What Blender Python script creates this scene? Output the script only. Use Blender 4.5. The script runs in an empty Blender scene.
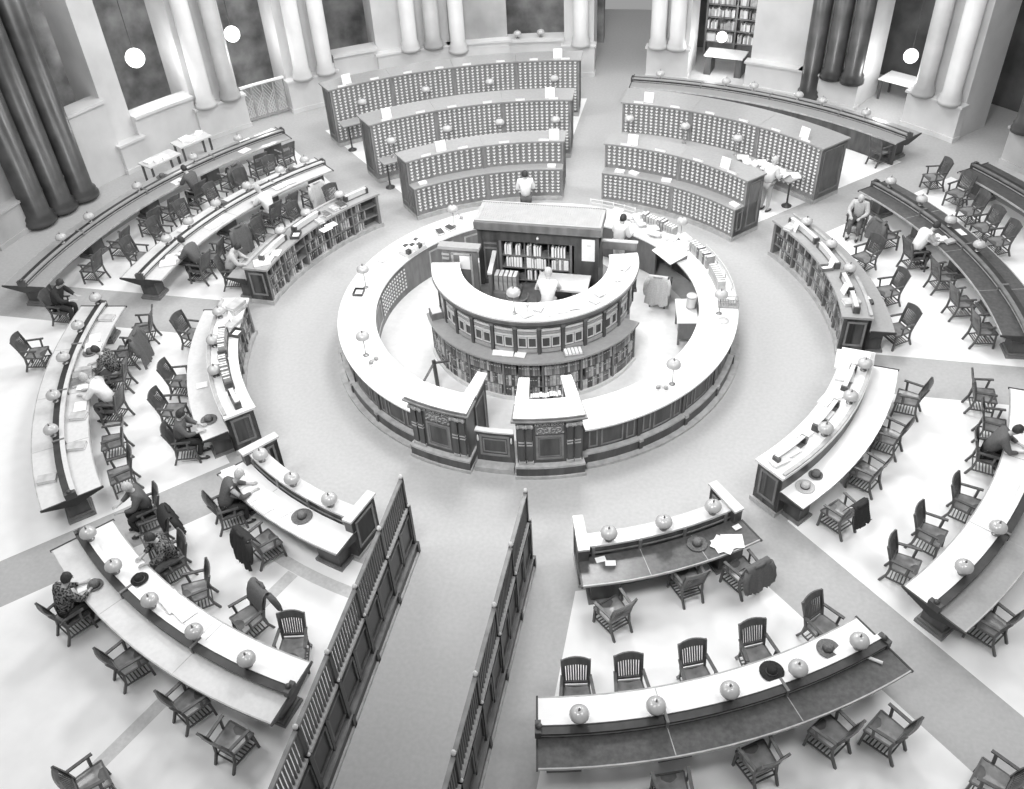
import bpy, bmesh, math, random
from mathutils import Vector, Matrix
random.seed(7)
PI = math.pi
R = math.radians
scene = bpy.context.scene
COL = scene.collection

# ------------------------------------------------------------------ camera
CAM = (4.0776, -19.1608, 14.5096)
YAW, PITCH, ROLL, FPX = -0.248807, 0.704165, -0.060455, 915.697
cy_, sy_ = math.cos(YAW), math.sin(YAW)
cp_, sp_ = math.cos(PITCH), math.sin(PITCH)
FWD = Vector((sy_*cp_, cy_*cp_, -sp_))
RT0 = Vector((cy_, -sy_, 0))
UP0 = RT0.cross(FWD)
RT = RT0*math.cos(ROLL) + UP0*math.sin(ROLL)
UP = UP0*math.cos(ROLL) - RT0*math.sin(ROLL)
cam_d = bpy.data.cameras.new('camera')
cam = bpy.data.objects.new('camera', cam_d)
COL.objects.link(cam)
cam.matrix_world = Matrix(((RT.x, UP.x, -FWD.x, CAM[0]), (RT.y, UP.y, -FWD.y, CAM[1]),
                           (RT.z, UP.z, -FWD.z, CAM[2]), (0, 0, 0, 1)))
cam_d.sensor_fit = 'HORIZONTAL'
cam_d.sensor_width = 36.0
cam_d.lens = FPX/1024*36.0
cam_d.clip_end = 200
cam_d.shift_y = 0.0005
scene.camera = cam

def at(px, py, z=0.0):
    """the spot at height z seen at a spot of the photograph"""
    d = FWD + RT*((px-512)/FPX) - UP*((py-394)/FPX)
    t = (z-CAM[2])/d.z
    return Vector((CAM[0]+d.x*t, CAM[1]+d.y*t, z))
def pol(v):
    return math.hypot(v.x, v.y), math.degrees(math.atan2(v.y, v.x)) % 360
EPS = .002
def P(r, a, z=0.0):
    return Vector((r*math.cos(R(a)), r*math.sin(R(a)), z))

# ------------------------------------------------------------------ materials
MATS = {}
def mat(name, v, rough=0.5, spec=0.5, noise=0.0, nscale=8.0, grain=None, bump=0.0, metal=0.0, coat=0.0, detail=4.0, emit=0.0):
    m = bpy.data.materials.new(name)
    m.use_nodes = True
    nt = m.node_tree
    b = nt.nodes['Principled BSDF']
    b.inputs['Roughness'].default_value = rough
    b.inputs['Specular IOR Level'].default_value = spec
    b.inputs['Metallic'].default_value = metal
    b.inputs['Coat Weight'].default_value = coat
    b.inputs['Coat Roughness'].default_value = 0.12
    b.inputs['Base Color'].default_value = (v, v, v, 1)
    if emit:
        b.inputs['Emission Color'].default_value = (1, 1, 1, 1)
        b.inputs['Emission Strength'].default_value = emit
    if noise > 0:
        tc = nt.nodes.new('ShaderNodeTexCoord')
        mp = nt.nodes.new('ShaderNodeMapping')
        nz = nt.nodes.new('ShaderNodeTexNoise')
        nz.inputs['Scale'].default_value = nscale
        nz.inputs['Detail'].default_value = detail
        if grain: mp.inputs['Scale'].default_value = grain
        cr = nt.nodes.new('ShaderNodeValToRGB')
        lo, hi = max(0, v*(1-noise)), min(1, v*(1+noise))
        cr.color_ramp.elements[0].position = 0.3
        cr.color_ramp.elements[1].position = 0.7
        cr.color_ramp.elements[0].color = (lo, lo, lo, 1)
        cr.color_ramp.elements[1].color = (hi, hi, hi, 1)
        nt.links.new(tc.outputs['Object'], mp.inputs['Vector'])
        nt.links.new(mp.outputs['Vector'], nz.inputs['Vector'])
        nt.links.new(nz.outputs['Fac'], cr.inputs['Fac'])
        nt.links.new(cr.outputs['Color'], b.inputs['Base Color'])
        if bump > 0:
            bp = nt.nodes.new('ShaderNodeBump')
            bp.inputs['Strength'].default_value = bump
            bp.inputs['Distance'].default_value = 0.01
            nt.links.new(nz.outputs['Fac'], bp.inputs['Height'])
            nt.links.new(bp.outputs['Normal'], b.inputs['Normal'])
    MATS[name] = m
    return m
mat('floor_cork', .42, .5, .35, .06, 12, bump=.04, detail=14)
mat('floor_pale', .84, .6, .3, .03, 2.5)
mat('rail_wood', .035, .4, .5, .3, 6, grain=(1, 1, .3))
mat('wood_dark', .075, .38, .5, .4, 5, grain=(1, 1, .25), bump=.05)
mat('wood_catalog_haze', .26, .42, .4, .2, 6, grain=(1, 1, .3))  # lighter than the desk wood; veiling haze is painted into this tone
mat('wood_face', .245, .42, .4, .25, 9, grain=(.6, 1, 2))  # drawer fronts, on the catalogues likewise lightened to paint in haze
mat('wood_top', .32, .3, .5, .07, 12, coat=.3)
mat('wood_mid', .17, .4, .5, .25, 5, grain=(1, 1, .3))
mat('panel_line', .20, .38, .5, .2, 6)
mat('floor_band', .56, .6, .3, .1, 12)
mat('moulding', .40, .35, .5, .2, 6)
mat('top_pale', .84, .3, .5, .04, 3, coat=.2)  # on desk and counter tops, window glare painted as a white base colour
mat('top_light', .62, .32, .5, .05, 12, coat=.2)
mat('top_roof', .36, .5, .4, .06, 5)
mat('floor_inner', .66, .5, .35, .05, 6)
mat('top_grey', .33, .3, .5, .07, 14, coat=.3)
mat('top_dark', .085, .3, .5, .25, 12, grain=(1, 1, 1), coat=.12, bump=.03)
mat('chair_wood', .085, .36, .5, .3, 9, grain=(1, 1, .3))
mat('chair_seat', .22, .3, .5, .3, 6, coat=.3)  # light reflected off the seats is painted in as a lighter base
mat('chair_pale', .2, .34, .5, .2, 9)
mat('chair_pale_seat', .32, .3, .5, .2, 6, coat=.3)
mat('marble_pale', .62, .4, .4, .1, .9, detail=8)
mat('marble_grey', .42, .4, .4, .2, .8, detail=8)
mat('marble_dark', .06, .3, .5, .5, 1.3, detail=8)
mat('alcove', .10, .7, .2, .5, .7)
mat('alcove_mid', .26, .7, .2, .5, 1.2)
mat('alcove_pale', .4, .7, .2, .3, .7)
mat('opal', .46, .18, .6, .03, 20, coat=.4)
mat('brass', .30, .3, .5, .1, 20, metal=.7)
mat('pull', .80, .3, .5, .05, 20)
mat('paper', .88, .7, .2, .03, 12)
mat('paper_grey', .6, .7, .2, .1, 12)
mat('iron', .05, .45, .5, .2, 14)
mat('book_a', .17, .6, .3, .4, 9)
mat('book_b', .32, .6, .3, .3, 9)
mat('book_c', .48, .6, .3, .2, 9)
mat('book_d', .09, .6, .3, .3, 9)
mat('pages', .8, .8, .1, .06, 40, grain=(1, 30, 1))
mat('cloth_dark', .045, .9, .1, .12, 30, bump=.1)
mat('cloth_mid', .13, .9, .1, .12, 30, bump=.1)
mat('cloth_light', .5, .9, .1, .12, 30, bump=.1)
mat('cloth_white', .8, .9, .1, .05, 14, bump=.1)
mat('cloth_check', .12, .9, .1, .9, 26, detail=0)
mat('skin', .48, .5, .4, .06, 20)
mat('hair', .04, .6, .4, .4, 40)
mat('felt', .035, .9, .1, .3, 30)
mat('felt_grey', .16, .9, .1, .3, 30)
mat('straw', .5, .8, .2, .25, 60)
mat('screen_wire', .6, .5, .4, .1, 20)
mat('lit_globe', .9, .3, .4, emit=2.2)
mat('gold', .7, .4, .5, .05, 10)

# ------------------------------------------------------------------ mesh builder
class MB:
    def __init__(s):
        s.v = []; s.f = []; s.m = []; s.mats = []; s.smooth = []
    def mi(s, m):
        if m not in s.mats: s.mats.append(m)
        return s.mats.index(m)
    def face(s, idx, m, sm=False):
        s.f.append(idx); s.m.append(m); s.smooth.append(sm)
    def hexa(s, p, m='wood_dark'):
        k = s.mi(m); b = len(s.v); s.v += [Vector(q) for q in p]
        for q in ((0, 3, 2, 1), (4, 5, 6, 7), (0, 1, 5, 4), (1, 2, 6, 5), (2, 3, 7, 6), (3, 0, 4, 7)):
            s.face([b+i for i in q], k)
        return s
    def box(s, c, d, m='wood_dark', rz=0.0, M=None):
        hx, hy, hz = d[0]/2, d[1]/2, d[2]/2
        ps = [Vector((x, y, z)) for z in (-hz, hz) for x, y in ((-hx, -hy), (hx, -hy), (hx, hy), (-hx, hy))]
        mt = Matrix.Translation(c) @ Matrix.Rotation(rz, 4, 'Z')
        if M is not None: mt = M @ mt
        return s.hexa([mt @ q for q in ps], m)
    def arc(s, r0, r1, a0, a1, z0, z1, m='wood_dark', step=3.0, z0b=None, z1b=None):
        """curved box around the middle of the room; z0b, z1b: heights at r1"""
        if a1 < a0: a0, a1 = a1, a0
        n = max(1, int(math.ceil((a1-a0)/step)))
        k = s.mi(m); b = len(s.v)
        zz0 = z0 if z0b is None else z0b; zz1 = z1 if z1b is None else z1b
        for i in range(n+1):
            a = a0+(a1-a0)*i/n
            s.v += [P(r0, a, z0), P(r1, a, zz0), P(r1, a, zz1), P(r0, a, z1)]
        for i in range(n):
            o = b+4*i
            for q in ((0, 1, 5, 4), (1, 2, 6, 5), (2, 3, 7, 6), (3, 0, 4, 7)):
                s.face([o+j for j in (q[3], q[2], q[1], q[0])], k)
        s.face([b, b+1, b+2, b+3], k); o = b+4*n; s.face([o+3, o+2, o+1, o], k)
        return s
    def rbox(s, r0, r1, a, t0, t1, z0, z1, m='wood_dark'):
        """straight box at angle a: r along the radius, t across it"""
        u = P(1, a); w = Vector((-u.y, u.x, 0))
        ps = []
        for z in (z0, z1):
            for r, t in ((r0, t0), (r1, t0), (r1, t1), (r0, t1)):
                q = u*r + w*t; q.z = z; ps.append(q)
        return s.hexa(ps, m)
    def tube(s, pts, rad, m='wood_dark', n=6, sm=True, caps=True):
        k = s.mi(m); b = len(s.v); pts = [Vector(p) for p in pts]; L = len(pts)
        rads = rad if isinstance(rad, (list, tuple)) else [rad]*L
        for i, p in enumerate(pts):
            d = (pts[min(i+1, L-1)]-pts[max(i-1, 0)])
            d = d.normalized() if d.length > 1e-9 else Vector((0, 0, 1))
            x = d.cross(Vector((0, 0, 1)))
            if x.length < 1e-3: x = Vector((1, 0, 0))
            x.normalize(); y = d.cross(x)
            for j in range(n):
                t = 2*PI*j/n
                s.v.append(p + (x*math.cos(t)+y*math.sin(t))*rads[i])
        for i in range(L-1):
            for j in range(n):
                s.face([b+i*n+j, b+i*n+(j+1) % n, b+(i+1)*n+(j+1) % n, b+(i+1)*n+j], k, sm)
        if caps:
            s.face([b+j for j in range(n)][::-1], k); s.face([b+(L-1)*n+j for j in range(n)], k)
        return s
    def bar(s, a, c, w, h, m='wood_dark', up=(0, 0, 1)):
        """rectangular stick from a to c, w across and h along up"""
        a = Vector(a); c = Vector(c); d = (c-a).normalized(); u = Vector(up)
        x = d.cross(u)
        if x.length < 1e-4: x = Vector((1, 0, 0))
        x.normalize(); y = x.cross(d)
        ps = []
        for p in (a, c):
            ps += [p-x*w/2-y*h/2, p+x*w/2-y*h/2, p+x*w/2+y*h/2, p-x*w/2+y*h/2]
        return s.hexa(ps, m)
    def lathe(s, prof, m='opal', n=16, c=(0, 0, 0), sm=True):
        k = s.mi(m); b = len(s.v); c = Vector(c)
        for r, z in prof:
            for j in range(n):
                t = 2*PI*j/n
                s.v.append(c+Vector((r*math.cos(t), r*math.sin(t), z)))
        L = len(prof)
        for i in range(L-1):
            for j in range(n):
                s.face([b+i*n+j, b+i*n+(j+1) % n, b+(i+1)*n+(j+1) % n, b+(i+1)*n+j], k, sm)
        if prof[0][0] > 1e-4: s.face([b+j for j in range(n)][::-1], k)
        if prof[-1][0] > 1e-4: s.face([b+(L-1)*n+j for j in range(n)], k)
        return s
    def prism(s, poly, z0, z1, m='floor_pale'):
        k = s.mi(m); b = len(s.v); n = len(poly)
        s.v += [Vector((x, y, z0)) for x, y in poly]+[Vector((x, y, z1)) for x, y in poly]
        s.face([b+i for i in range(n)][::-1], k); s.face([b+n+i for i in range(n)], k)
        for i in range(n):
            j = (i+1) % n; s.face([b+i, b+j, b+n+j, b+n+i], k)
        return s
    def grid(s, pts, m, sm=True):
        k = s.mi(m); b = len(s.v); nu = len(pts); nv = len(pts[0])
        for row in pts: s.v += [Vector(p) for p in row]
        for i in range(nu-1):
            for j in range(nv-1):
                s.face([b+i*nv+j, b+i*nv+j+1, b+(i+1)*nv+j+1, b+(i+1)*nv+j], k, sm)
        return s
    def mesh(s, name, off=(0, 0, 0)):
        me = bpy.data.meshes.new(name)
        o = Vector(off)
        me.from_pydata([v-o for v in s.v], [], s.f)
        for m in s.mats: me.materials.append(MATS[m])
        me.polygons.foreach_set('material_index', s.m)
        me.polygons.foreach_set('use_smooth', s.smooth)
        me.update()
        return me
    def build(s, name, parent=None, world=True, loc=None, rz=0.0):
        """ONE mesh object; world: the shapes were laid out in room coordinates"""
        off = (0, 0, 0)
        if parent is not None and world: off = WLOC[parent.name]
        if parent is None and loc is not None and world: off = loc
        o = bpy.data.objects.new(name, s.mesh(name, off)); COL.objects.link(o)
        if parent is not None:
            o.parent = parent
            WLOC[o.name] = WLOC[parent.name] if world else (0, 0, 0)
        elif loc is not None: o.location = loc; o.rotation_euler.z = rz; WLOC[o.name] = loc
        return o
WLOC = {}
def tag(o, label=None, cat=None, group=None, kind=None):
    if label: o['label'] = label
    if cat: o['category'] = cat
    if group: o['group'] = group
    if kind: o['kind'] = kind
    return o
def thing(name, label, cat, loc=(0, 0, 0), rz=0.0, group=None):
    o = bpy.data.objects.new(name, None); COL.objects.link(o)
    o.empty_display_size = .1
    o.location = loc; o.rotation_euler.z = rz
    WLOC[o.name] = tuple(loc)
    return tag(o, label, cat, group)
def dup(root, loc, rz=0.0, label=None, group=None, tilt=None):
    r = root.copy(); COL.objects.link(r); r.location = loc; r.rotation_euler = (0, 0, rz)
    if tilt: r.rotation_euler = (tilt[0], tilt[1], rz)
    if label: r['label'] = label
    if group: r['group'] = group
    for ch in list(root.children):
        c = ch.copy(); COL.objects.link(c); c.parent = r
        for g in list(ch.children):
            d = g.copy(); COL.objects.link(d); d.parent = c
    return r
ORD = ['first', 'second', 'third', 'fourth', 'fifth', 'sixth', 'seventh', 'eighth', 'ninth', 'tenth', 'eleventh', 'twelfth', 'thirteenth']

# ------------------------------------------------------------------ setting: floor
tag(MB().prism([(26*math.cos(R(t)), 26*math.sin(R(t))) for t in range(0, 360, 6)], -.3, 0, 'floor_cork').build('floor', loc=(0, 0, 0)), kind='structure')
def lineoff(a, off):  # aisle line: direction a, offset to the left of it
    u = P(1, a); n = Vector((-u.y, u.x, 0)); return u, n*off
def sector(name, a_lo, off_lo, a_hi, off_hi, r0, r1, z=.004):
    """floor covering between two aisle edges"""
    def onl(a, off, r):
        u, n = lineoff(a, off); q = n+u*math.sqrt(max(0, r*r-off*off)); return q
    p0, p1 = onl(a_lo, off_lo, r0), onl(a_hi, off_hi, r0)
    q0, q1 = onl(a_lo, off_lo, r1), onl(a_hi, off_hi, r1)
    def arcpts(p, q, r):
        a, b = pol(p)[1], pol(q)[1]
        if b < a: b += 360
        return [tuple(P(r, a+(b-a)*i/14).xy) for i in range(15)]
    poly = arcpts(q0, q1, r1)+arcpts(p0, p1, r0)[::-1]
    o = MB().prism(poly, -.02, z, 'floor_pale').build(name, loc=(0, 0, 0)); tag(o, kind='structure'); return o
sector('flooring', 270, 2.32, 315, -1.03, 8.5, 15.6)
sector('flooring', 225, 1.21, 270, -1.35, 8.5, 15.6)
sector('flooring', 180, 1.465, 225, -.06, 8.5, 15.6)
sector('flooring', 135, .85, 180, -.19, 8.5, 14.9)
sector('flooring', 315, .49, 360, -1.16, 8.5, 15.6)
sector('flooring', 0, .353, 45, -1.0, 8.5, 15.6)
sector('flooring', 90, .95, 135, -.75, 7.6, 15.4)
sector('flooring', 45, .65, 90, -.95, 7.6, 15.2)

tag(MB().prism([(4.2*math.cos(R(t)), 4.2*math.sin(R(t))) for t in range(0, 360, 4)], -.02, .003, 'floor_inner').build('flooring', loc=(0, 0, 0)), kind='structure')  # paler disc; its colour makes up for shade inside the ring

for q0, q1 in ((9.35, 11.2), (12.7, 15.5)): tag(MB().rbox(q0, q1, 249, -.13, .13, -.01, .006, 'floor_band').build('flooring', loc=(0, 0, 0)), kind='structure')
tag(MB().arc(9.08, 9.34, 244, 257.5, -.01, .006, 'floor_band').build('flooring', loc=(0, 0, 0)), kind='structure')

# ------------------------------------------------------------------ shared part shapes
def panel_frame(mb, r, a0, a1, z0, z1, side, w=.05, t=.018, m='panel_line', fill=None, step=3):
    """moulded border lying on the curved face of radius r; side +1 outward, -1 inward"""
    da = math.degrees(w/r)
    ra, rb = (r, r+t) if side > 0 else (r-t, r)
    mb.arc(ra, rb, a0, a1, z1-w, z1, m, step); mb.arc(ra, rb, a0, a1, z0, z0+w, m, step)
    mb.arc(ra, rb, a0, a0+da, z0+w, z1-w, m); mb.arc(ra, rb, a1-da, a1, z0+w, z1-w, m)
def end_panel(mb, r0, r1, a, side, z0, z1, m='wood_dark', mm='panel_line', th=.06):
    """flat panelled end at angle a, its show face turned to side (+1: rising angle)"""
    t0, t1 = (0, th) if side < 0 else (-th, 0)
    mb.rbox(r0, r1, a, t0, t1, z0, z1, m)
    s0, s1 = (-.02, 0) if side < 0 else (0, .02)
    w = .05; h0, h1 = z0+.16, z1-.1; q0, q1 = r0+.1, r1-.1
    mb.rbox(q0, q1, a, s0, s1, h1-w, h1, mm); mb.rbox(q0, q1, a, s0, s1, h0, h0+w, mm)
    mb.rbox(q0, q0+w, a, s0, s1, h0+w, h1-w, mm); mb.rbox(q1-w, q1, a, s0, s1, h0+w, h1-w, mm)

# ------------------------------------------------------------------ card catalogue
def drawer_mesh():
    b = MB()
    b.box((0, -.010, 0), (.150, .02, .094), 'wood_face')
    b.box((0, -.0215, .012), (.088, .005, .040), 'pull')       # label card in its holder
    b.box((0, -.030, -.020), (.030, .02, .026), 'pull')         # cup pull
    return b.mesh('drawer')
DRAWER = drawer_mesh()
def catalogue(key, name, rf, rl, rb, h, zl, a0, a1, ncol, nunit, clock, which):
    """curved card catalogue: rf front, rl upper front (stepped) or same, rb back; zl ledge height or None"""
    units = []
    da = (a1-a0)/nunit
    for u in range(nunit):
        b0, b1 = a0+da*u+.015, a0+da*(u+1)-.015
        am = (b0+b1)/2
        loc = tuple(P((rf+rb)/2, am))
        order = nunit-1-u if clock == 'tl' else u
        endtxt = 'the central aisle'
        k = (u if clock == 'tl' else nunit-1-u)
        lab = f"{which}, {ORD[k]} cabinet from the central aisle"
        t = thing('card_catalogue_cabinet', lab, 'card catalogue', loc)
        cb = MB()
        if zl:
            cb.arc(rf+.03, rb, b0, b1, .14, zl-.02, 'wood_catalog_haze'); cb.arc(rl+.03, rb, b0, b1, zl-.02, h-.05, 'wood_catalog_haze')
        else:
            cb.arc(rf+.03, rb, b0, b1, .14, h-.05, 'wood_catalog_haze')
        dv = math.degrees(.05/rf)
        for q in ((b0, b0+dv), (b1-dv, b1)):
            cb.arc(rf-.01, rf+.04, q[0], q[1], .14, (zl or h)-.03, 'wood_catalog_haze')
            if zl: cb.arc(rl-.01, rl+.04, q[0], q[1], zl, h-.05, 'wood_catalog_haze')
        cb.build('carcass', t)
        MB().arc(rf-.04, rb+.02, b0, b1, 0, .14, 'moulding').build('plinth', t)
        tb = MB().arc((rl if zl else rf)-.05, rb+.04, b0-(.3 if u == 0 else 0), b1+(.3 if u == nunit-1 else 0), h-.05, h, 'wood_top')
        tb.build('top', t)
        if zl:
            MB().arc(rf-.03, rl+.03, b0, b1, zl-.03, zl+.01, 'wood_top').build('ledge', t)
        for (first, ang, side) in ((u == 0, b0, -1), (u == nunit-1, b1, 1)):
            if first:
                e = MB()
                end_panel(e, (rl if zl else rf)+.02, rb, ang, side, .14, h-.05, 'wood_catalog_haze', 'wood_mid', .05)
                if zl: end_panel(e, rf, rl+.05, ang, side, .14, zl-.02, 'wood_catalog_haze', 'wood_mid', .05)
                e.build('end_panel', t)
        # drawers
        nc = ncol
        slots = []
        aw = (b1-b0-2*dv)/nc
        def col_rows(r, z0, z1):
            n = int((z1-z0)/.11)
            for i in range(n):
                for c in range(nc):
                    slots.append((r, b0+dv+aw*(c+.5), z1-.055-.11*i))
        if zl:
            col_rows(rl, zl+.03, h-.06); col_rows(rf, .2, zl-.05)
        else:
            col_rows(rf, .2, h-.07)
        slots.sort(key=lambda q: -q[2])
        skip = set()
        if key == 'TL1' and u == 1-0*1 and zl:
            pass
        for i, (r, a, z) in enumerate(slots[:100]):
            o = bpy.data.objects.new('drawer', DRAWER); COL.objects.link(o); o.parent = t
            p = P(r+.02, a, z)-Vector(loc); o.location = p; o.rotation_euler.z = R(a+90)+PI
            o.rotation_euler.z = R(a)-PI/2
        rest = MB()
        for (r, a, z) in slots[100:]:
            aa = math.degrees(.075/r)
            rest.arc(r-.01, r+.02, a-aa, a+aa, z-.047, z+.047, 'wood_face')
            rest.rbox(r-.016, r-.01, a, -.044, .044, z-.008, z+.032, 'pull'); rest.rbox(r-.03, r-.01, a, -.015, .015, z-.033, z-.007, 'pull')
        if slots[100:]:
            tag(rest.build('drawer_bank', t), kind='stuff')
        # drawer range plates standing along the top front edge
        for i in range(2):
            a = b0+da*(i+.5)/2+random.uniform(-.4, .4)
            MB().arc((rl if zl else rf)-.02, (rl if zl else rf)+.05, a-1.4*7.4/rf*.85, a+1.4*7.4/rf*.85, h, h+.07, 'paper', z1b=h+.02).build('range_plate', t)
        units.append(t)
    return units
catalogue('TL1', 'x', 7.24, 7.6, 8.3, 1.88, 1.08, 94.2, 132.5, 13, 2, 'tl', 'front stepped card catalogue at eleven o\'clock')
catalogue('TL2', 'x', 10.3, 0, 11.2, 2.1, None, 94.2, 132.5, 13, 3, 'tl', 'middle tall card catalogue at eleven o\'clock')
catalogue('TL3', 'x', 13.75, 0, 14.55, 2.15, None, 94.2, 132.6, 12, 4, 'tl', 'rear tall card catalogue at eleven o\'clock')
catalogue('TR1', 'x', 7.22, 7.6, 8.3, 1.88, 1.05, 47.4, 84.2, 14, 2, 'tr', 'front stepped card catalogue at one o\'clock')
catalogue('TR2', 'x', 10.75, 0, 11.9, 1.9, None, 47.2, 85.0, 13, 3, 'tr', 'rear tall card catalogue at one o\'clock')

def consult_table(r0, r1, a0, a1, z, label):
    t = thing('consulting_table', label, 'table', tuple(P((r0+r1)/2, (a0+a1)/2)))
    MB().arc(r0, r1, a0, a1, z-.04, z, 'wood_top').build('tabletop', t)
    for i in range(4):
        a = a0+1.2+(a1-a0-2.4)*i/3; c = P((r0+r1)/2, a)
        MB().lathe([(.16, 0), (.16, .03), (.05, .08), (.03, .14), (.028, z-.1), (.07, z-.04)], 'iron', 10, c).build('pedestal_leg', t)
    return t
consult_table(9.5, 10.05, 95.5, 132.5, 1.0, "narrow consulting table behind the front catalogue at eleven o'clock")
consult_table(12.95, 13.5, 95.5, 132.5, 1.05, "narrow consulting table before the rear catalogue at eleven o'clock")
consult_table(9.75, 10.4, 48.6, 84.5, 1.0, "narrow consulting table between the catalogues at one o'clock")

# ------------------------------------------------------------------ lamps
def make_lamp(stem, name='desk_lamp'):
    t = thing(name, 'opal dome lamp', 'lamp', (0, 0, 0))
    MB().lathe([(.075, 0), (.075, .012), (.03, .03), (.015, .05)], 'brass', 12).build('base', t, False)
    MB().lathe([(.011, .04), (.011, stem)], 'brass', 8).build('stem', t, False)
    s = stem-.06
    MB().lathe([(.135, s), (.160, s+.012), (.165, s+.05), (.150, s+.10), (.105, s+.145), (.05, s+.165), (.02, s+.168)], 'opal', 20).build('lamp_shade', t, False)
    t2 = t.children[-1] if False else [c for c in t.children if c.name.startswith('lamp_shade')][0]
    MB().lathe([(.02, s+.166), (.022, s+.178), (.010, s+.19), (.016, s+.21), (.002, s+.235)], 'brass', 8).build('finial', t2, False)
    return t
LAMP_S = make_lamp(.20); LAMP_T = make_lamp(.58); used = {'S': False, 'T': False}
def lamp(kind, loc, label, group):
    src = LAMP_S if kind == 'S' else LAMP_T
    loc = Vector(loc)+Vector((0, 0, EPS))
    if not used[kind]:
        used[kind] = True; src.location = loc; src['label'] = label; src['group'] = group; return src
    return dup(src, loc, random.uniform(0, 6), label, group)
def lamp_row(pxs, zs, zb, kind, r, what, frm, group):
    """shades seen at pxs; radius r fixed, base height zb"""
    for i, (x, y) in enumerate(pxs):
        a = pol(at(x, y, zs))[1]
        lamp(kind, P(r, a, zb), f"opal dome lamp, {ORD[i]} from {frm}, {what}", group)

# ------------------------------------------------------------------ inner ring desks with bookcases
BOOKS_REST = MB()
BOOK_PALE = []
BOOK_MESH = []
for w, h, d, m in ((.055, .28, .17, 'book_a'), (.065, .30, .18, 'book_b'), (.05, .26, .16, 'book_c'), (.07, .30, .185, 'book_d'), (.06, .29, .18, 'book_a'), (.045, .27, .17, 'book_b')):
    b = MB()
    b.box((-w/2+.003, 0, h/2), (.006, d, h), m); b.box((w/2-.003, 0, h/2), (.006, d, h), m)
    b.box((0, -d/2+.004, h/2), (w-.012, .008, h), m)
    b.box((0, -d/2-.002, h*.72), (w-.02, .006, .02), 'book_c')
    b.box((0, .002, h/2), (w-.012, d-.016, h-.012), 'pages')
    BOOK_MESH.append((w, h, b.mesh('book')))
for w, h, d in ((.05, .27, .17), (.065, .29, .18), (.045, .25, .16)):
    b = MB(); b.box((-w/2+.003, 0, h/2), (.006, d, h), 'paper_grey'); b.box((w/2-.003, 0, h/2), (.006, d, h), 'paper_grey'); b.box((0, -d/2+.004, h/2), (w-.012, .008, h), 'paper'); b.box((0, .002, h/2), (w-.012, d-.016, h-.012), 'pages'); BOOK_PALE.append(b.mesh('book'))
def book_row(rspine, a0, a1, z, label, group, maxh=.3, individual=True, gap=.004, fill=1.0, out=True, limit=999):
    """books side by side on a curved shelf, spines at rspine; out: spines face away from the middle"""
    a = a0; n = 0
    while True:
        w, h, me = random.choice(BOOK_MESH)
        if h > maxh: continue
        dw = math.degrees((w+gap)/rspine)
        if a+dw > a1: break
        if random.random() < fill:
            am = a+dw/2
            if individual and n < limit:
                o = bpy.data.objects.new('book', me); COL.objects.link(o)
                rr = rspine-.085 if out else rspine+.085
                o.location = P(rr, am, z+EPS)
                o.rotation_euler.z = R(am)+PI/2 if out else R(am)-PI/2
                tag(o, label, 'book', group); n += 1
            else:
                k = random.choice(('book_a', 'book_b', 'book_c', 'book_d'))
                r0, r1 = (rspine-.17, rspine) if out else (rspine, rspine+.17)
                aw = math.degrees(w/2/rspine)
                BOOKS_REST.arc(r0, r1, am-aw, am+aw, z+EPS, z+min(h, maxh-.01), k)
                rr = (rspine, rspine+.004) if out else (rspine-.004, rspine)
                BOOKS_REST.arc(rr[0], rr[1], am-aw*.8, am+aw*.7, z+h*.68, z+h*.75, 'book_c')
        a += dw
    return n

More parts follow.
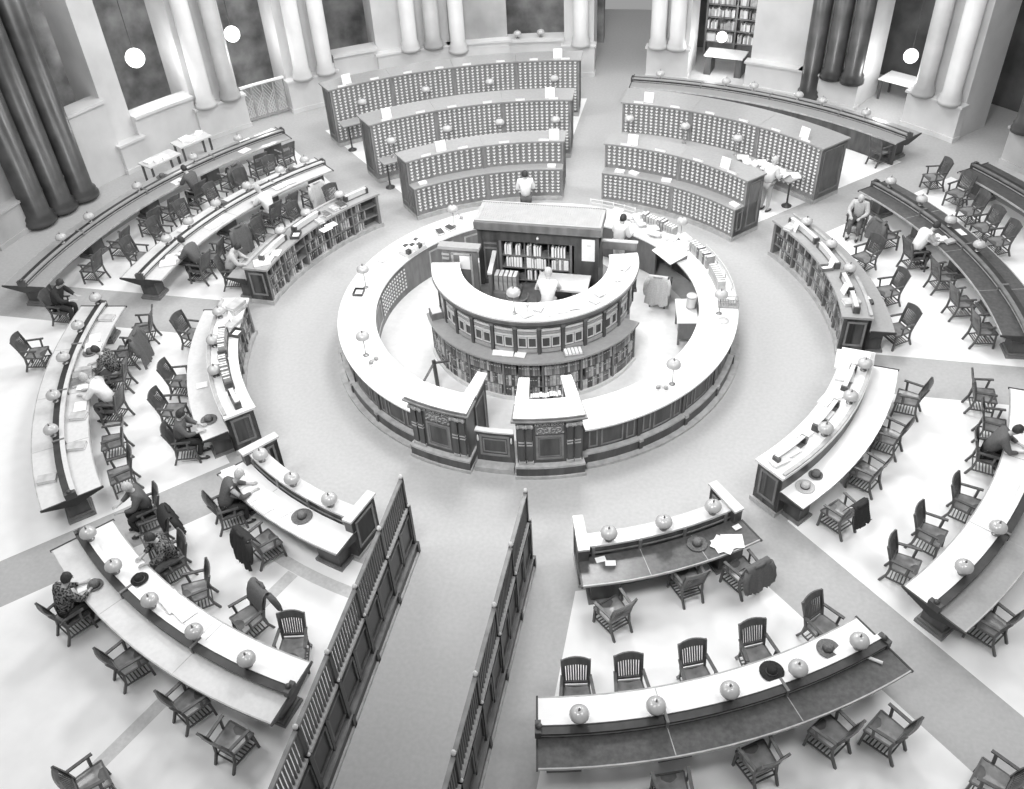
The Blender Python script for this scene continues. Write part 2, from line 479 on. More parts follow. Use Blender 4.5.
def end_board(r0, r1, a, s, zlo0, zlo1, th=.035):
    """dark board closing the end of a table top, deeper at r0 than at r1"""
    u = P(1, a); w = Vector((-u.y, u.x, 0)); t0, t1 = (-th, 0) if s < 0 else (0, th)
    ps = []
    for z0, z1 in ((0, 1),):
        for r, t, z in ((r0, t0, zlo0), (r1, t0, zlo1), (r1, t1, zlo1), (r0, t1, zlo0), (r0, t0, .788), (r1, t0, .788), (r1, t1, .788), (r0, t1, .788)):
            q = u*r+w*t; q.z = z; ps.append(q)
    return MB().hexa(ps, 'rail_wood')
def bookcase_desk(key, a0, a1, where, top_m, table_m, books):
    am = (a0+a1)/2
    t = thing('bookcase_desk', f"curved reading desk with bookcase front, inner ring at {where}", 'desk', tuple(P(8.1, am)))
    r0, rb, r1 = 7.62, 8.22, 8.28
    MB().arc(r0-.03, r1, a0, a1, 0, .12, 'moulding').build('plinth', t)
    MB().arc(7.88, 7.93, a0, a1, .12, 1.10, 'wood_dark').arc(8.2, r1, a0, a1, .12, 1.10, 'wood_dark').build('back_panel', t)
    MB().arc(r0-.06, r1+.02, a0-.3, a1+.3, 1.10, 1.16, top_m).build('worktop', t)
    for z in (.45, .79):
        MB().arc(r0+.01, 7.88, a0+.4, a1-.4, z-.025, z, 'wood_mid').build('shelf', t)
    nb = 5
    for i in range(nb+1):
        a = a0+(a1-a0)*i/nb; w = .35
        aa, ab = (a, a+2*w) if i == 0 else ((a-2*w, a) if i == nb else (a-w*.6, a+w*.6))
        MB().arc(r0, 7.88, aa, ab, .12, 1.10, 'wood_mid').build('divider', t)
    for a, s in ((a0, -1), (a1, 1)):
        e = MB(); end_panel(e, r0, r1, a, s, .12, 1.10); e.rbox(r0-.04, r1, a, -.05 if s < 0 else -.01, .01 if s < 0 else .05, 0, .12, 'moulding'); e.build('end_panel', t)
    MB().arc(8.28, 8.87, a0-.2, a1+.2, .74, .78, table_m).build('table_top', t)
    for a, s in ((a0-.2, -1), (a1+.2, 1)): end_board(8.30, 8.90, a, s, .60, .75).build('end_board', t)
    for a in (a0+2.5, am, a1-2.5):
        MB().arc(8.28, 8.68, a-1.1, a+1.1, .06, .74, 'wood_dark').arc(8.28, 8.74, a-1.5, a+1.5, 0, .06, 'wood_mid').build('pedestal', t)
    MB().arc(8.20, 8.28, a0+.3, a1-.3, 1.16, 1.21, 'moulding').build('book_rest', t)
    for i, (z, mh) in enumerate(((.79, .3), (.45, .3), (.12, .3))):
        for k in range(nb):
            b0 = a0+(a1-a0)*k/nb+.8; b1 = a0+(a1-a0)*(k+1)/nb-.5
            ind = books and i < 1
            if key == 'UL' and k == 0: 
                b0 += 3.6
                if i == 1: b0 -= .8
            if key == 'UL' and k == 3 and i < 2: b0 += 2.0
            book_row(7.672, b0, b1, z, f"cloth-bound book standing in the {('upper', 'middle', 'bottom')[i]} row of the {where} bookcase front", f"books in the {where} bookcase", mh, ind, .03 if books else .004, .93, False)
    return t
bookcase_desk('UR', 1.8, 38.2, "three o'clock", 'top_grey', 'top_grey', True)
bookcase_desk('UL', 140.8, 178.3, "ten o'clock", 'top_grey', 'top_grey', True)
bookcase_desk('L', 189.0, 223.5, "nine o'clock", 'top_pale', 'top_light', False)  # tops lightened to paint in window reflections
bookcase_desk('R', 317.6, 351.8, "four o'clock", 'top_pale', 'top_pale', False)  # same desk design; whitened tops stand for reflected windows

def winged_desk(a0, a1, where, table_m):
    am = (a0+a1)/2
    t = thing('winged_reading_desk', f"low reading desk with panelled end wings, inner ring at {where}", 'desk', tuple(P(8.4, am)))
    for a, s in ((a0, -1), (a1, 1)):
        w = MB(); lo, hi = (a, a+1.25) if s < 0 else (a-1.25, a)
        w.arc(7.62, 8.42, lo, hi, .08, 1.08, 'wood_dark')
        end_panel(w, 7.62, 8.42, a, s, .08, 1.08, th=.03)
        ai, si = (hi, 1) if s < 0 else (lo, -1)
        end_panel(w, 7.62, 8.0, ai, si, .08, 1.08, th=.03)
        w.build('wing', t)
        MB().arc(7.56, 8.44, lo-.12, hi+.12, 1.08, 1.13, 'top_light').build('wing_top', t)
        MB().arc(7.58, 8.44, lo-.1, hi+.1, 0, .08, 'moulding').build('plinth', t)
    MB().arc(7.98, 8.28, a0+1.2, a1-1.2, .0, 1.0, 'wood_dark').build('screen', t)
    MB().arc(7.98, 8.30, a0+1.2, a1-1.2, 1.0, 1.05, 'top_light').build('lamp_ledge', t)
    lb = MB()
    lb.arc(8.29, 8.315, a0+1.2, a1-1.2, .84, .87, 'wood_mid')
    for i in range(4):
        a = a0+2+(a1-a0-4)*i/3; lb.arc(8.285, 8.32, a-.22, a+.22, .78, 1.0, 'wood_mid')
    lb.build('book_rail', t)
    MB().arc(7.86, 7.98, a0+1.2, a1-1.2, .62, .68, 'top_pale').arc(7.88, 7.96, a0+1.2, a1-1.2, 0, .62, 'wood_mid').build('low_shelf', t)
    MB().arc(8.32, 9.0, a0, a1, .74, .78, table_m).build('table_top', t)
    for q in (.36, .68): MB().arc(8.33, 8.985, a0+(a1-a0)*q-.04, a0+(a1-a0)*q+.04, .779, .7815, 'moulding').build('table_seam', t)
    for a, s in ((a0, -1), (a1, 1)): end_board(8.42, 9.03, a, s, .60, .75).build('end_board', t)
    MB().arc(8.985, 9.01, a0, a1, .735, .785, 'moulding').build('edge_strip', t)
    for a in (a0+3, a1-3):
        MB().arc(8.42, 8.8, a-1.8, a+1.8, .07, .74, 'wood_dark').arc(8.42, 8.86, a-2.2, a+2.2, 0, .07, 'wood_mid').build('pedestal', t)
    return t
winged_desk(286.4, 309.4, "five o'clock", 'top_dark')
winged_desk(231.6, 255.3, "eight o'clock", 'top_pale')  # table top whitened with painted glare

# ------------------------------------------------------------------ double reading tables (outer rings)
def double_table(rm, a0, a1, label, mi, mo, zs=1.02, panel=False):
    am = (a0+a1)/2; i0, o1 = rm-.62, rm+.62
    t = thing('double_reading_desk', label, 'desk', tuple(P(rm, am)))
    MB().arc(i0, rm-.09, a0, a1, .74, .78, mi, 2).build('table_top', t)
    MB().arc(rm+.09, o1, a0, a1, .74, .78, mo, 2).build('table_top', t)
    b = MB().arc(rm-.09, rm+.09, a0, a1, .55, .90, 'rail_wood', 2)
    b.arc(rm-.10, rm-.09, a0, a1, .80, .83, 'moulding', 2).arc(rm+.09, rm+.10, a0, a1, .80, .83, 'moulding', 2)
    b.build('screen', t)
    MB().arc(rm-.13, rm-.03, a0, a1, .90, .94, mi if mi != 'top_dark' else 'wood_mid', 2).arc(rm-.03, rm+.12, a0, a1, .88, .92, 'rail_wood', 2).build('screen_rail', t)
    for a, s in ((a0, -1), (a1, 1)):
        d = math.degrees(.05/rm)
        lo, hi = (a-d, a) if s < 0 else (a, a+d)
        end_board(rm, o1+.03, a, s, .57, .75).build('end_board', t); end_board(rm, i0-.03, a, s, .57, .75).build('end_board', t)
        MB().arc(rm-.12, rm+.12, a-d, a+d, .79, .95, 'wood_dark').lathe([(.05, .95), (.06, .97), (.03, 1.0), (.0, 1.01)], 'wood_dark', 8, P(rm, a-s*d*.3)).build('end_block', t)
    n = max(2, int((a1-a0)/9))
    for i in range(n+1):
        a = a0+1.9+(a1-a0-3.8)*i/n
        MB().arc(rm-.23, rm+.23, a-1.0, a+1.0, .08, .74, 'wood_dark').arc(rm-.29, rm+.29, a-1.35, a+1.35, 0, .08, 'wood_mid').arc(rm-.26, rm+.26, a-1.2, a+1.2, .08, .13, 'wood_mid').build('pedestal', t)
    for i in range(n+1):                                        # clips between the bays of the screen
        a = a0+(a1-a0)*i/n
        if 0 < i < n:
            MB().arc(rm+.13, o1-.02, a-.035, a+.035, .779, .7815, 'moulding').arc(i0+.02, rm-.13, a-.035, a+.035, .779, .7815, 'top_grey').build('table_seam', t)
            MB().arc(rm-.13, rm+.13, a-.12, a+.12, .78, .95, 'wood_mid').build('screen_post', t)
    MB().arc(o1-.012, o1+.012, a0, a1, .735, .785, 'moulding', 2).arc(i0-.012, i0+.012, a0, a1, .735, .785, 'moulding', 2).build('edge_strip', t)
    if panel:
        pn = MB().arc(i0+.02, i0+.06, a0, a1, .0, .74, 'wood_dark', 2)
        pn.build('front_panel', t)
    return t
double_table(11.86, 281.0, 311.0, "long double reading desk, outer ring at five o'clock", 'top_pale', 'top_dark')  # inward top has glare painted in; outward top stays dark
double_table(11.86, 230.3, 260.3, "long double reading desk, outer ring at eight o'clock", 'top_pale', 'top_light')  # both tops lightened for glare, the inward one more
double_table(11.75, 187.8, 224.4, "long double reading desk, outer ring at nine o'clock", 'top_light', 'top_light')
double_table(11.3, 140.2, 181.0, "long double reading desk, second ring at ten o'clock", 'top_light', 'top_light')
double_table(11.86, 317.3, 352.2, "long double reading desk, outer ring at four o'clock", 'top_pale', 'top_grey')  # inward top whitened for painted glare
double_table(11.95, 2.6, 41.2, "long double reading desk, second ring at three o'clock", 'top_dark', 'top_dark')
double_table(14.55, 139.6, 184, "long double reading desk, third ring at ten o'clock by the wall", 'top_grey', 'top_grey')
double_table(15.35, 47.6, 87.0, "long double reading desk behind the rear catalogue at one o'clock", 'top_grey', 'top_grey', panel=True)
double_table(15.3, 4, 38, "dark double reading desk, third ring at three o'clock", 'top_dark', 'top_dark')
# ------------------------------------------------------------------ circular issue counter
t = thing('circular_counter', 'large round issue counter with pale polished top in the middle of the floor', 'counter', (0, -4.6, 0))
A0, A1 = 292.9, 608.2
MB().arc(4.14, 5.10, A0, A1, 1.0, 1.05, 'top_pale', 2.5).build('counter_top', t)
MB().arc(4.14, 5.06, A0, A1, .97, 1.0, 'wood_mid', 2.5).build('top_moulding', t)
MB().arc(4.94, 5.0, A0, A1, .34, .97, 'wood_dark', 2.5).build('front_wall', t)
MB().arc(4.96, 5.13, A0, A1, .31, .36, 'moulding', 2.5).build('dado_moulding', t)
MB().arc(4.96, 5.12, A0, A1, .07, .31, 'wood_dark', 2.5).build('base_band', t)
MB().arc(4.94, 5.26, A0, A1, 0, .07, 'moulding', 2.5).build('plinth', t)
nb = 21; dA = (A1-A0)/nb
for i in range(nb):
    b0 = A0+dA*i
    if 40 < (b0 % 360) < 130: continue        # hidden behind the middle of the desk
    f = MB()
    for q0, q1 in ((.08, .24), (.30, .70), (.76, .92)):
        panel_frame(f, 5.0, b0+dA*q0, b0+dA*q1, .42, .92, 1, .035, .016)
    f.build('front_panel', t)
    MB().arc(5.0, 5.035, b0-.45, b0+.45, .36, .97, 'wood_dark').arc(5.0, 5.15, b0-.5, b0+.5, .07, .31, 'wood_dark').arc(5.0, 5.17, b0-.55, b0+.55, .29, .37, 'moulding').build('pilaster', t)
MB().arc(4.18, 4.24, 110, 248, .0, .97, 'wood_mid', 2.5).arc(4.18, 4.24, 294, 363, 0, .97, 'wood_mid', 2.5).arc(4.18, 4.24, 48, 80, 0, .97, 'wood_mid').build('inner_wall', t)
MB().arc(4.85, 4.9, 3, 48, .0, .97, 'wood_dark').build('knee_hole_back', t)
for c in range(12):
    for r_ in range(6):
        d = MB(); a = 163+c*1.75; z = .84-.115*r_
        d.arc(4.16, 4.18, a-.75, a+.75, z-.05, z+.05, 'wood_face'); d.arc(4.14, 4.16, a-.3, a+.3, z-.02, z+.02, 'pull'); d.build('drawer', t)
for b0 in (125, 142, 190, 210, 230):
    f = MB(); panel_frame(f, 4.18, b0-6, b0+6, .2, .85, -1, .05, .015, 'moulding'); f.build('inner_panel', t)

def pier(name, label, a0, a1, r0, words, arm_lo, arm_hi):
    am = (a0+a1)/2; t = thing(name, label, 'counter end cabinet', tuple(P(5.2, am)))
    da = .6
    MB().arc(4.86, 5.28, a0, a1, .34, 1.58, 'wood_dark', 2.5).build('cabinet_body', t)
    MB().arc(4.86, 5.40, a0-.3, a1+.3, .08, .31, 'wood_dark', 2.5).build('base', t)
    MB().arc(4.86, 5.44, a0-.5, a1+.5, 0, .08, 'moulding', 2.5).build('plinth', t)
    MB().arc(4.86, 5.42, a0-.4, a1+.4, .31, .37, 'moulding', 2.5).build('dado_moulding', t)
    MB().arc(4.86, 5.33, a0-.3, a1+.3, 1.58, 1.63, 'moulding', 2.5).arc(4.82, 5.40, a0-.9, a1+.9, 1.63, 1.67, 'wood_mid', 2.5).build('cornice', t)
    MB().arc(4.80, 5.35, a0-.5, a1+.5, 1.67, 1.71, 'wood_mid', 2.5).build('cornice_edge', t)
    MB().arc(4.72, 5.33, a0-.45, a1+.45, 1.71, 1.725, 'top_pale', 2.5).build('top', t)
    W = a1-a0
    for q in (.035, .155, .76, .88):
        b0, b1 = a0+W*q, a0+W*(q+.085)
        p = MB().arc(5.28, 5.325, b0, b1, .37, 1.46, 'wood_dark')
        p.arc(5.28, 5.345, b0-.15, b1+.15, .37, .45, 'moulding').arc(5.28, 5.335, b0-.05, b1+.05, .92, .95, 'moulding').arc(5.28, 5.335, b0-.05, b1+.05, 1.0, 1.03, 'moulding')
        p.build('pilaster', t)
        c = MB().arc(5.28, 5.36, b0-.2, b1+.2, 1.46, 1.55, 'top_grey')
        for s in (b0, b1): c.lathe([(.02, 1.45), (.035, 1.47), (.035, 1.52), (.015, 1.54)], 'top_grey', 8, P(5.36, s))
        c.build('capital', t)
    f = MB(); panel_frame(f, 5.28, a0+W*.29, a0+W*.71, .48, 1.18, 1, .05, .02, 'panel_line'); panel_frame(f, 5.28, a0+W*.33, a0+W*.67, .55, 1.11, 1, .03, .012, 'wood_mid'); f.build('front_panel', t)
    # carved scroll panel
    c = MB(); c.arc(5.28, 5.295, a0+W*.29, a0+W*.71, 1.22, 1.45, 'wood_mid')
    def sc(aq, zz, rr, turn, ph):
        pts = []
        for k in range(15):
            th = ph+turn*k/14*2*PI*1.3; r_ = rr*(1-k/17)
            a = aq+math.degrees(r_*math.cos(th)/5.3); pts.append(P(5.30, a, zz+r_*math.sin(th)))
        c.tube(pts, .014, 'top_grey', 5)
    for q, tn, ph in ((.36, 1, 0), (.64, -1, PI), (.45, -1, PI/2), (.55, 1, PI/2)): sc(a0+W*q, 1.335, .085, tn, ph)
    c.tube([P(5.30, am, 1.25), P(5.30, am, 1.43)], .03, 'top_grey', 6)
    for q in (.31, .40, .6, .69): c.tube([P(5.295, a0+W*q, 1.24), P(5.305, a0+W*(q+.015), 1.28)], .025, 'top_grey', 5)
    c.build('carved_panel', t)
    # gilt lettering on the frieze
    cu = bpy.data.curves.new('lettering', 'FONT'); cu.body = words; cu.size = .085; cu.align_x = 'CENTER'; cu.extrude = .003
    tmp = bpy.data.objects.new('lettering', cu); COL.objects.link(tmp); dg = bpy.context.evaluated_depsgraph_get(); dg.update()
    me = bpy.data.meshes.new_from_object(tmp.evaluated_get(dg), depsgraph=dg); bpy.data.objects.remove(tmp); bpy.data.curves.remove(cu)
    me.materials.clear(); me.materials.append(MATS['gold']); lo = bpy.data.objects.new('lettering', me); COL.objects.link(lo); lo.parent = t
    q = P(5.305, am, 1.475)-Vector(WLOC[t.name])
    lo.location = q; lo.rotation_euler = (PI/2, 0, R(am)+PI/2)
    for lo_, on in ((a0, arm_lo), (a1, arm_hi)):
        if not on: continue
        s = 1 if lo_ == a0 else -1
        x0, x1 = (lo_, lo_+2.2) if s > 0 else (lo_-2.2, lo_)
        MB().arc(r0, 4.858, x0, x1, 0, 1.658, 'wood_dark').build('side_arm', t)
        MB().arc(r0-.06, 4.715, x0-.6, x1+.6, 1.66, 1.725, 'top_pale').build('arm_top', t)
        f = MB(); end_panel(f, r0+.05, 4.85, lo_, -s, .1, 1.5, th=.02); f.build('side_panel', t)
    return t
pier('counter_pier', 'square panelled pier with carved scrolls closing the round counter, with books between its arms', 276.3, 291.8, 4.05, 'RETURN BOOKS', True, True)
pier('counter_pier', 'square panelled pier with one long side arm, beyond the gate from the other pier', 249.2, 264.6, 4.0, 'FOR ISSUE OF BOOKS', False, True)
tw = thing('book_bin', 'small open shelf of books held between the arms of the pier', 'shelf', tuple(P(4.3, 284)))
MB().arc(4.2, 4.7, 279.2, 289, .2, 1.2, 'wood_dark').arc(4.1, 4.2, 279.2, 289, .2, .9, 'wood_dark').build('shelf_board', tw)
MB().arc(4.2, 4.7, 279.2, 289, 1.2, 1.24, 'wood_mid').build('shelf_top', tw)
MB().arc(4.2, 4.6, 279.5, 288.7, 0, .2, 'wood_dark').build('base', tw)
book_row(4.42, 279.4, 288.8, 1.24, 'book standing spine up in the shelf between the pier arms', 'books in the pier shelf', .3, True, .004, 1, True)
g = thing('counter_gate', 'low panelled gate with two brass latches between the counter piers', 'gate', tuple(P(5.05, 270.4)))
MB().arc(5.0, 5.06, 265.6, 275.3, .14, 1.02, 'wood_dark').build('gate_leaf', g)
f = MB(); panel_frame(f, 5.06, 266.6, 274.2, .32, .92, 1, .05, .018); panel_frame(f, 5.06, 267.4, 273.4, .42, .82, 1, .03, .012); f.build('panel', g)
MB().arc(4.97, 5.10, 265.55, 275.35, 1.02, 1.06, 'top_light').build('top_rail', g)
MB().arc(4.95, 5.3, 265.6, 275.3, 0, .14, 'moulding').build('sill', g)
for a in (266.2, 274.7): MB().lathe([(.018, .74), (.026, .78), (.02, .86), (.012, .9)], 'pull', 8, P(5.08, a)).build('latch', g)
fl = thing('flap_stay', 'dark wooden stay propped open at the counter flap inside the ring', 'flap stay', tuple(at(439, 388, 0)))
q = at(439, 392, 0)
MB().bar((q.x, q.y, 0), (q.x-.05, q.y+.05, .98), .08, .06, 'wood_dark').build('post', fl)
MB().bar((q.x-.05, q.y+.05, .9), at(424, 380, .86), .05, .03, 'wood_dark').bar((q.x-.05, q.y+.05, .9), (q.x+.3, q.y+.2, .9), .05, .04, 'wood_dark').build('arm', fl)

# ------------------------------------------------------------------ raised central station
t = thing('central_station', 'raised curved station inside the ring, glazed front above a curved bookcase', 'desk', (0, -1, 0))
MB().arc(.0, 2.355, 0, 360, 0, 1.115, 'wood_mid', 5).build('platform', t)
L0, L1 = 205.0, 343.5
MB().arc(2.5, 2.80, L0, L1, 0, .10, 'top_light').build('plinth', t)
MB().arc(2.5, 2.54, L0, L1, .1, 1.14, 'wood_dark').build('case_back', t)
for z in (.42, .76): MB().arc(2.54, 2.74, L0, L1, z-.02, z, 'wood_mid').build('shelf', t)
MB().arc(2.42, 2.85, L0-.3, L1+.3, 1.15, 1.20, 'wood_top').build('ledge', t)
for i in range(8):
    a = L0+(L1-L0)*i/7; MB().arc(2.54, 2.76, a-.5, a+.5, .1, 1.15, 'wood_mid').build('divider', t)
for e in (0, 1, 2):
    for i in range(7):
        b0 = L0+(L1-L0)*i/7+.8; b1 = L0+(L1-L0)*(i+1)/7-.7
        book_row(2.745, b0, b1, (.76, .42, .1)[e], f"cloth-bound book in the {('upper', 'middle', 'lowest')[e]} row of the curved bookcase under the central station", f"{('upper', 'middle', 'lowest')[e]} row books of the central station", .33 if e < 2 else .295, e < 1, .006 if e < 1 else .01, .98)
U0, U1 = 190.5, 375.5
MB().arc(2.36, 2.42, U0, U1, 0, 2.2, 'wood_mid').build('inner_wall', t)
nbay = 14; dU = (U1-U0)/nbay
for i in range(nbay+1):
    a = U0+dU*i
    MB().arc(2.42, 2.49, a-.9, a+.9, 1.2, 2.0, 'wood_dark').arc(2.42, 2.51, a-1.2, a+1.2, 1.92, 2.02, 'wood_mid').build('pilaster', t)
for i in range(nbay):
    a = U0+dU*i; w = MB()
    for q0, q1 in ((.1, .48), (.52, .9)):
        p0, p1 = a+dU*q0, a+dU*q1
        panel_frame(w, 2.42, p0, p1, 1.36, 1.66, 1, .025, .03, 'top_light')
        w.arc(2.42, 2.43, p0+.5, p1-.5, 1.385, 1.635, 'wood_dark')
    for z in (1.68, 1.76, 1.84): w.arc(2.42, 2.455, a+dU*.1, a+dU*.9, z, z+.055, 'top_light' if z != 1.76 else 'top_grey')
    w.arc(2.42, 2.47, a+dU*.1, a+dU*.9, 1.24, 1.32, 'top_grey')
    w.build('glazed_bay', t)
MB().arc(2.42, 2.60, U0, U1, 2.16, 2.20, 'wood_mid').arc(2.42, 2.56, U0, U1, 2.08, 2.16, 'wood_mid').arc(2.42, 2.52, U0, U1, 2.0, 2.08, 'wood_dark').build('cornice', t)
MB().arc(1.86, 2.58, U0, U1, 2.2, 2.25, 'top_pale', 2.5).build('desk_top', t)
MB().arc(1.86, 1.92, 200, 340, 1.12, 2.2, 'wood_mid').build('knee_wall', t)
ep = MB(); ep.rbox(2.3, 2.58, 375.5, -.06, .12, 1.2, 2.2, 'wood_dark'); ep.rbox(2.27, 2.6, 375.5, -.08, .14, 1.12, 1.2, 'wood_mid'); ep.build('end_post', t)
ep = MB(); ep.rbox(1.9, 2.5, 190.5, -.05, .02, 1.2, 2.2, 'wood_dark'); ep.build('end_panel', t)

cb = thing('book_hoist_cabinet', 'tall panelled cabinet with flat ribbed roof standing at the back of the central station', 'cabinet', (0, .9, 1.122))
b = MB(); b.box((0, 1.25, 1.95), (3.1, .1, 1.66), 'wood_dark'); b.box((-1.5, .85, 1.95), (.1, .85, 1.66), 'wood_dark'); b.box((1.5, .85, 1.95), (.1, .85, 1.66), 'wood_dark'); b.box((0, .65, 2.62), (3.1, .4, .32), 'wood_dark'); b.build('cabinet_body', cb)
b = MB(); b.box((0, .85, 2.92), (3.22, 1.06, .2), 'wood_mid'); b.box((0, .85, 2.8), (3.1, .92, .06), 'wood_dark'); b.build('cornice', cb)
b = MB(); b.box((0, .86, 3.03), (3.2, 1.02, .04), 'top_roof')
for i in range(52): b.box((-1.5+3.0*i/51, .86, 3.055), (.028, .9, .02), 'top_roof')
for y in (.38, 1.34): b.box((0, y, 3.06), (3.2, .06, .03), 'top_roof')
b.build('ribbed_roof', cb)
b = MB(); b.box((-1.24, .5, 1.8), (.46, .06, 1.34), 'wood_dark')
for x, z, sx, sz in ((-1.24, 2.36, .34, .04), (-1.24, 2.22, .34, .05), (-1.24, 1.3, .34, .05), (-1.40, 1.75, .04, .9), (-1.08, 1.75, .04, .9)): b.box((x, .46, z), (sx, .03, sz), 'wood_mid')
b.build('door', cb)
MB().box((1.2, .5, 1.8), (.56, .06, 1.34), 'wood_dark').build('door', cb)
b = MB(); b.box((-.98, .62, 1.8), (.06, .36, 1.34), 'wood_mid'); b.box((.84, .62, 1.8), (.06, .36, 1.34), 'wood_mid')
for x in (-.37, .25): b.box((x, .68, 1.8), (.03, .26, 1.34), 'wood_mid')
b.build('upright', cb)
for z in (1.3, 1.66, 2.02): MB().box((-.07, .66, z), (1.8, .34, .03), 'wood_mid').build('shelf', cb)
b = MB(); b.lathe([(.03, 2.58), (.035, 2.61), (.01, 2.65)], 'pull', 8, (.0, .43, 0)); b.build('knob', cb)
for k, (x0, x1, z) in enumerate(((-.93, -.4, 2.035), (-.34, .22, 2.035), (.3, .8, 2.035), (-.93, -.4, 1.675), (-.34, .22, 1.675), (.3, .8, 1.675), (-.34, .22, 1.315))):
    x = x0+.03
    while x < x1-.05:
        w, h, me = random.choice(BOOK_MESH)
        if x+w > x1 or random.random() < .12: x += w*.9; continue
        me2 = BOOK_PALE[random.randrange(3)] if random.random() < .8 else me
        o = bpy.data.objects.new('book', me2); COL.objects.link(o); o.location = (x+w/2, .6, z+EPS); tag(o, "pale book in the open pigeonholes of the ribbed-roof cabinet", 'book', 'books in the ribbed-roof cabinet'); x += w+.006
sb = thing('low_bookcase', 'low sloping bookcase jutting out before the ribbed-roof cabinet, holding tall dark volumes', 'bookcase', (-1.02, .1, 1.12))
b = MB(); b.box((-1.13, .1, 1.5), (.07, .62, .76), 'wood_mid'); b.build('side_panel', sb)
b = MB(); b.hexa([(-1.18, -.24, 1.86), (-1.07, -.24, 1.86), (-1.07, .42, 2.12), (-1.18, .42, 2.12), (-1.18, -.24, 1.92), (-1.07, -.24, 1.92), (-1.07, .42, 2.18), (-1.18, .42, 2.18)], 'top_light'); b.build('sloping_cap', sb)
b = MB(); b.box((-.75, .1, 1.2), (.68, .5, .14), 'wood_mid'); b.build('bottom_shelf', sb)
for i in range(5):
    o = MB(); o.box((0, 0, .22), (.1, .3, .44), 'book_b'); o.box((0, 0, .442), (.085, .27, .01), 'pages')
    o = o.build('register_volume'); o.location = (-1.02+.12*i, .12, 1.272); tag(o, 'tall dark register volume in the low sloping bookcase', 'book', 'register volumes in the sloping bookcase')
pt = thing('station_partition', 'short panelled partition with a capped post with a posted notice at the central station', 'partition', (-1.9, -.25, 1.12))
b = MB(); b.box((-1.8, -.25, 1.85), (.8, .06, 1.46), 'wood_mid'); b.box((-1.8, -.285, 2.45), (.5, .03, .06), 'moulding'); b.box((-1.8, -.285, 1.5), (.5, .03, .06), 'moulding'); b.box((-2.04, -.285, 1.98), (.05, .03, .98), 'moulding'); b.box((-1.56, -.285, 1.98), (.05, .03, .98), 'moulding'); b.build('panel', pt)
b = MB(); b.box((-2.22, -.22, 2.4), (.14, .14, .46), 'wood_mid'); b.box((-2.22, -.22, 2.3), (.18, .18, .06), 'moulding'); b.box((-2.22, -.22, 2.42), (.18, .18, .05), 'moulding'); b.build('post', pt)
MB().box((-1.85, -.24, 2.64), (1.06, .26, .08), 'top_grey').build('cap', pt)
pp = MB().box((-1.72, -.31, 2.22), (.26, .012, .38), 'paper').build('posted_notice', loc=(-1.72, -.31, 2.22)); tag(pp, 'white notice sheet hung on the short panelled partition', 'notice')
b = MB().box((1.3, .445, 2.36), (.36, .02, .62), 'paper').box((1.3, .432, 2.5), (.1, .01, .02), 'paper_grey').build('posted_notice', loc=(1.3, .44, 2.36)); tag(b, 'tall white notice board hung at the cabinet end under the ribbed roof', 'notice')
rp = thing('station_partition', 'low dark back board with pale cap between central station and loaded counter', 'partition', (2.05, .78, 2.25))
MB().box((2.02, .78, 2.36), (.86, .05, .22), 'wood_mid').build('panel', rp); MB().box((2.03, .78, 2.49), (.9, .08, .04), 'top_light').build('cap', rp)
dk = thing('inner_writing_desk', 'flat pale writing desk inside the central station before the pigeonholes', 'desk', (.35, -.35, 1.12))
MB().box((.75, -.2, 1.78), (1.3, .75, .05), 'top_light').build('desk_top', dk)
for x in (.3, 1.2): MB().box((x, -.2, 1.44), (.35, .65, .63), 'wood_mid').build('drawer_pedestal', dk)
ac = thing('swivel_armchair', 'swivel office armchair with curved bentwood back inside the central station', 'chair', (-.25, -1.0, 1.12), R(20))
pts = [(.27*math.cos(t_), .27*math.sin(t_), .70) for t_ in [R(x) for x in range(-200, 21, 20)]]
MB().tube(pts, .03, 'chair_wood', 6).build('armrest', ac, False)
b = MB()
for x in range(-190, 11, 20): b.tube([(.2*math.cos(R(x)), .2*math.sin(R(x)), .45), (.27*math.cos(R(x)), .27*math.sin(R(x)), .7)], .012, 'chair_wood', 5)
b.build('back_spindles', ac, False)
MB().lathe([(.0, .40), (.22, .41), (.24, .44), (.0, .46)], 'chair_seat', 16).build('seat', ac, False)
b = MB().lathe([(.03, .1), (.03, .41)], 'iron', 8)
b.build('column', ac, False)
for k in range(4): MB().tube([(0, 0, .14), (.26*math.cos(k*PI/2), .26*math.sin(k*PI/2), .03)], [.035, .025], 'chair_wood', 6).build('leg', ac, False)

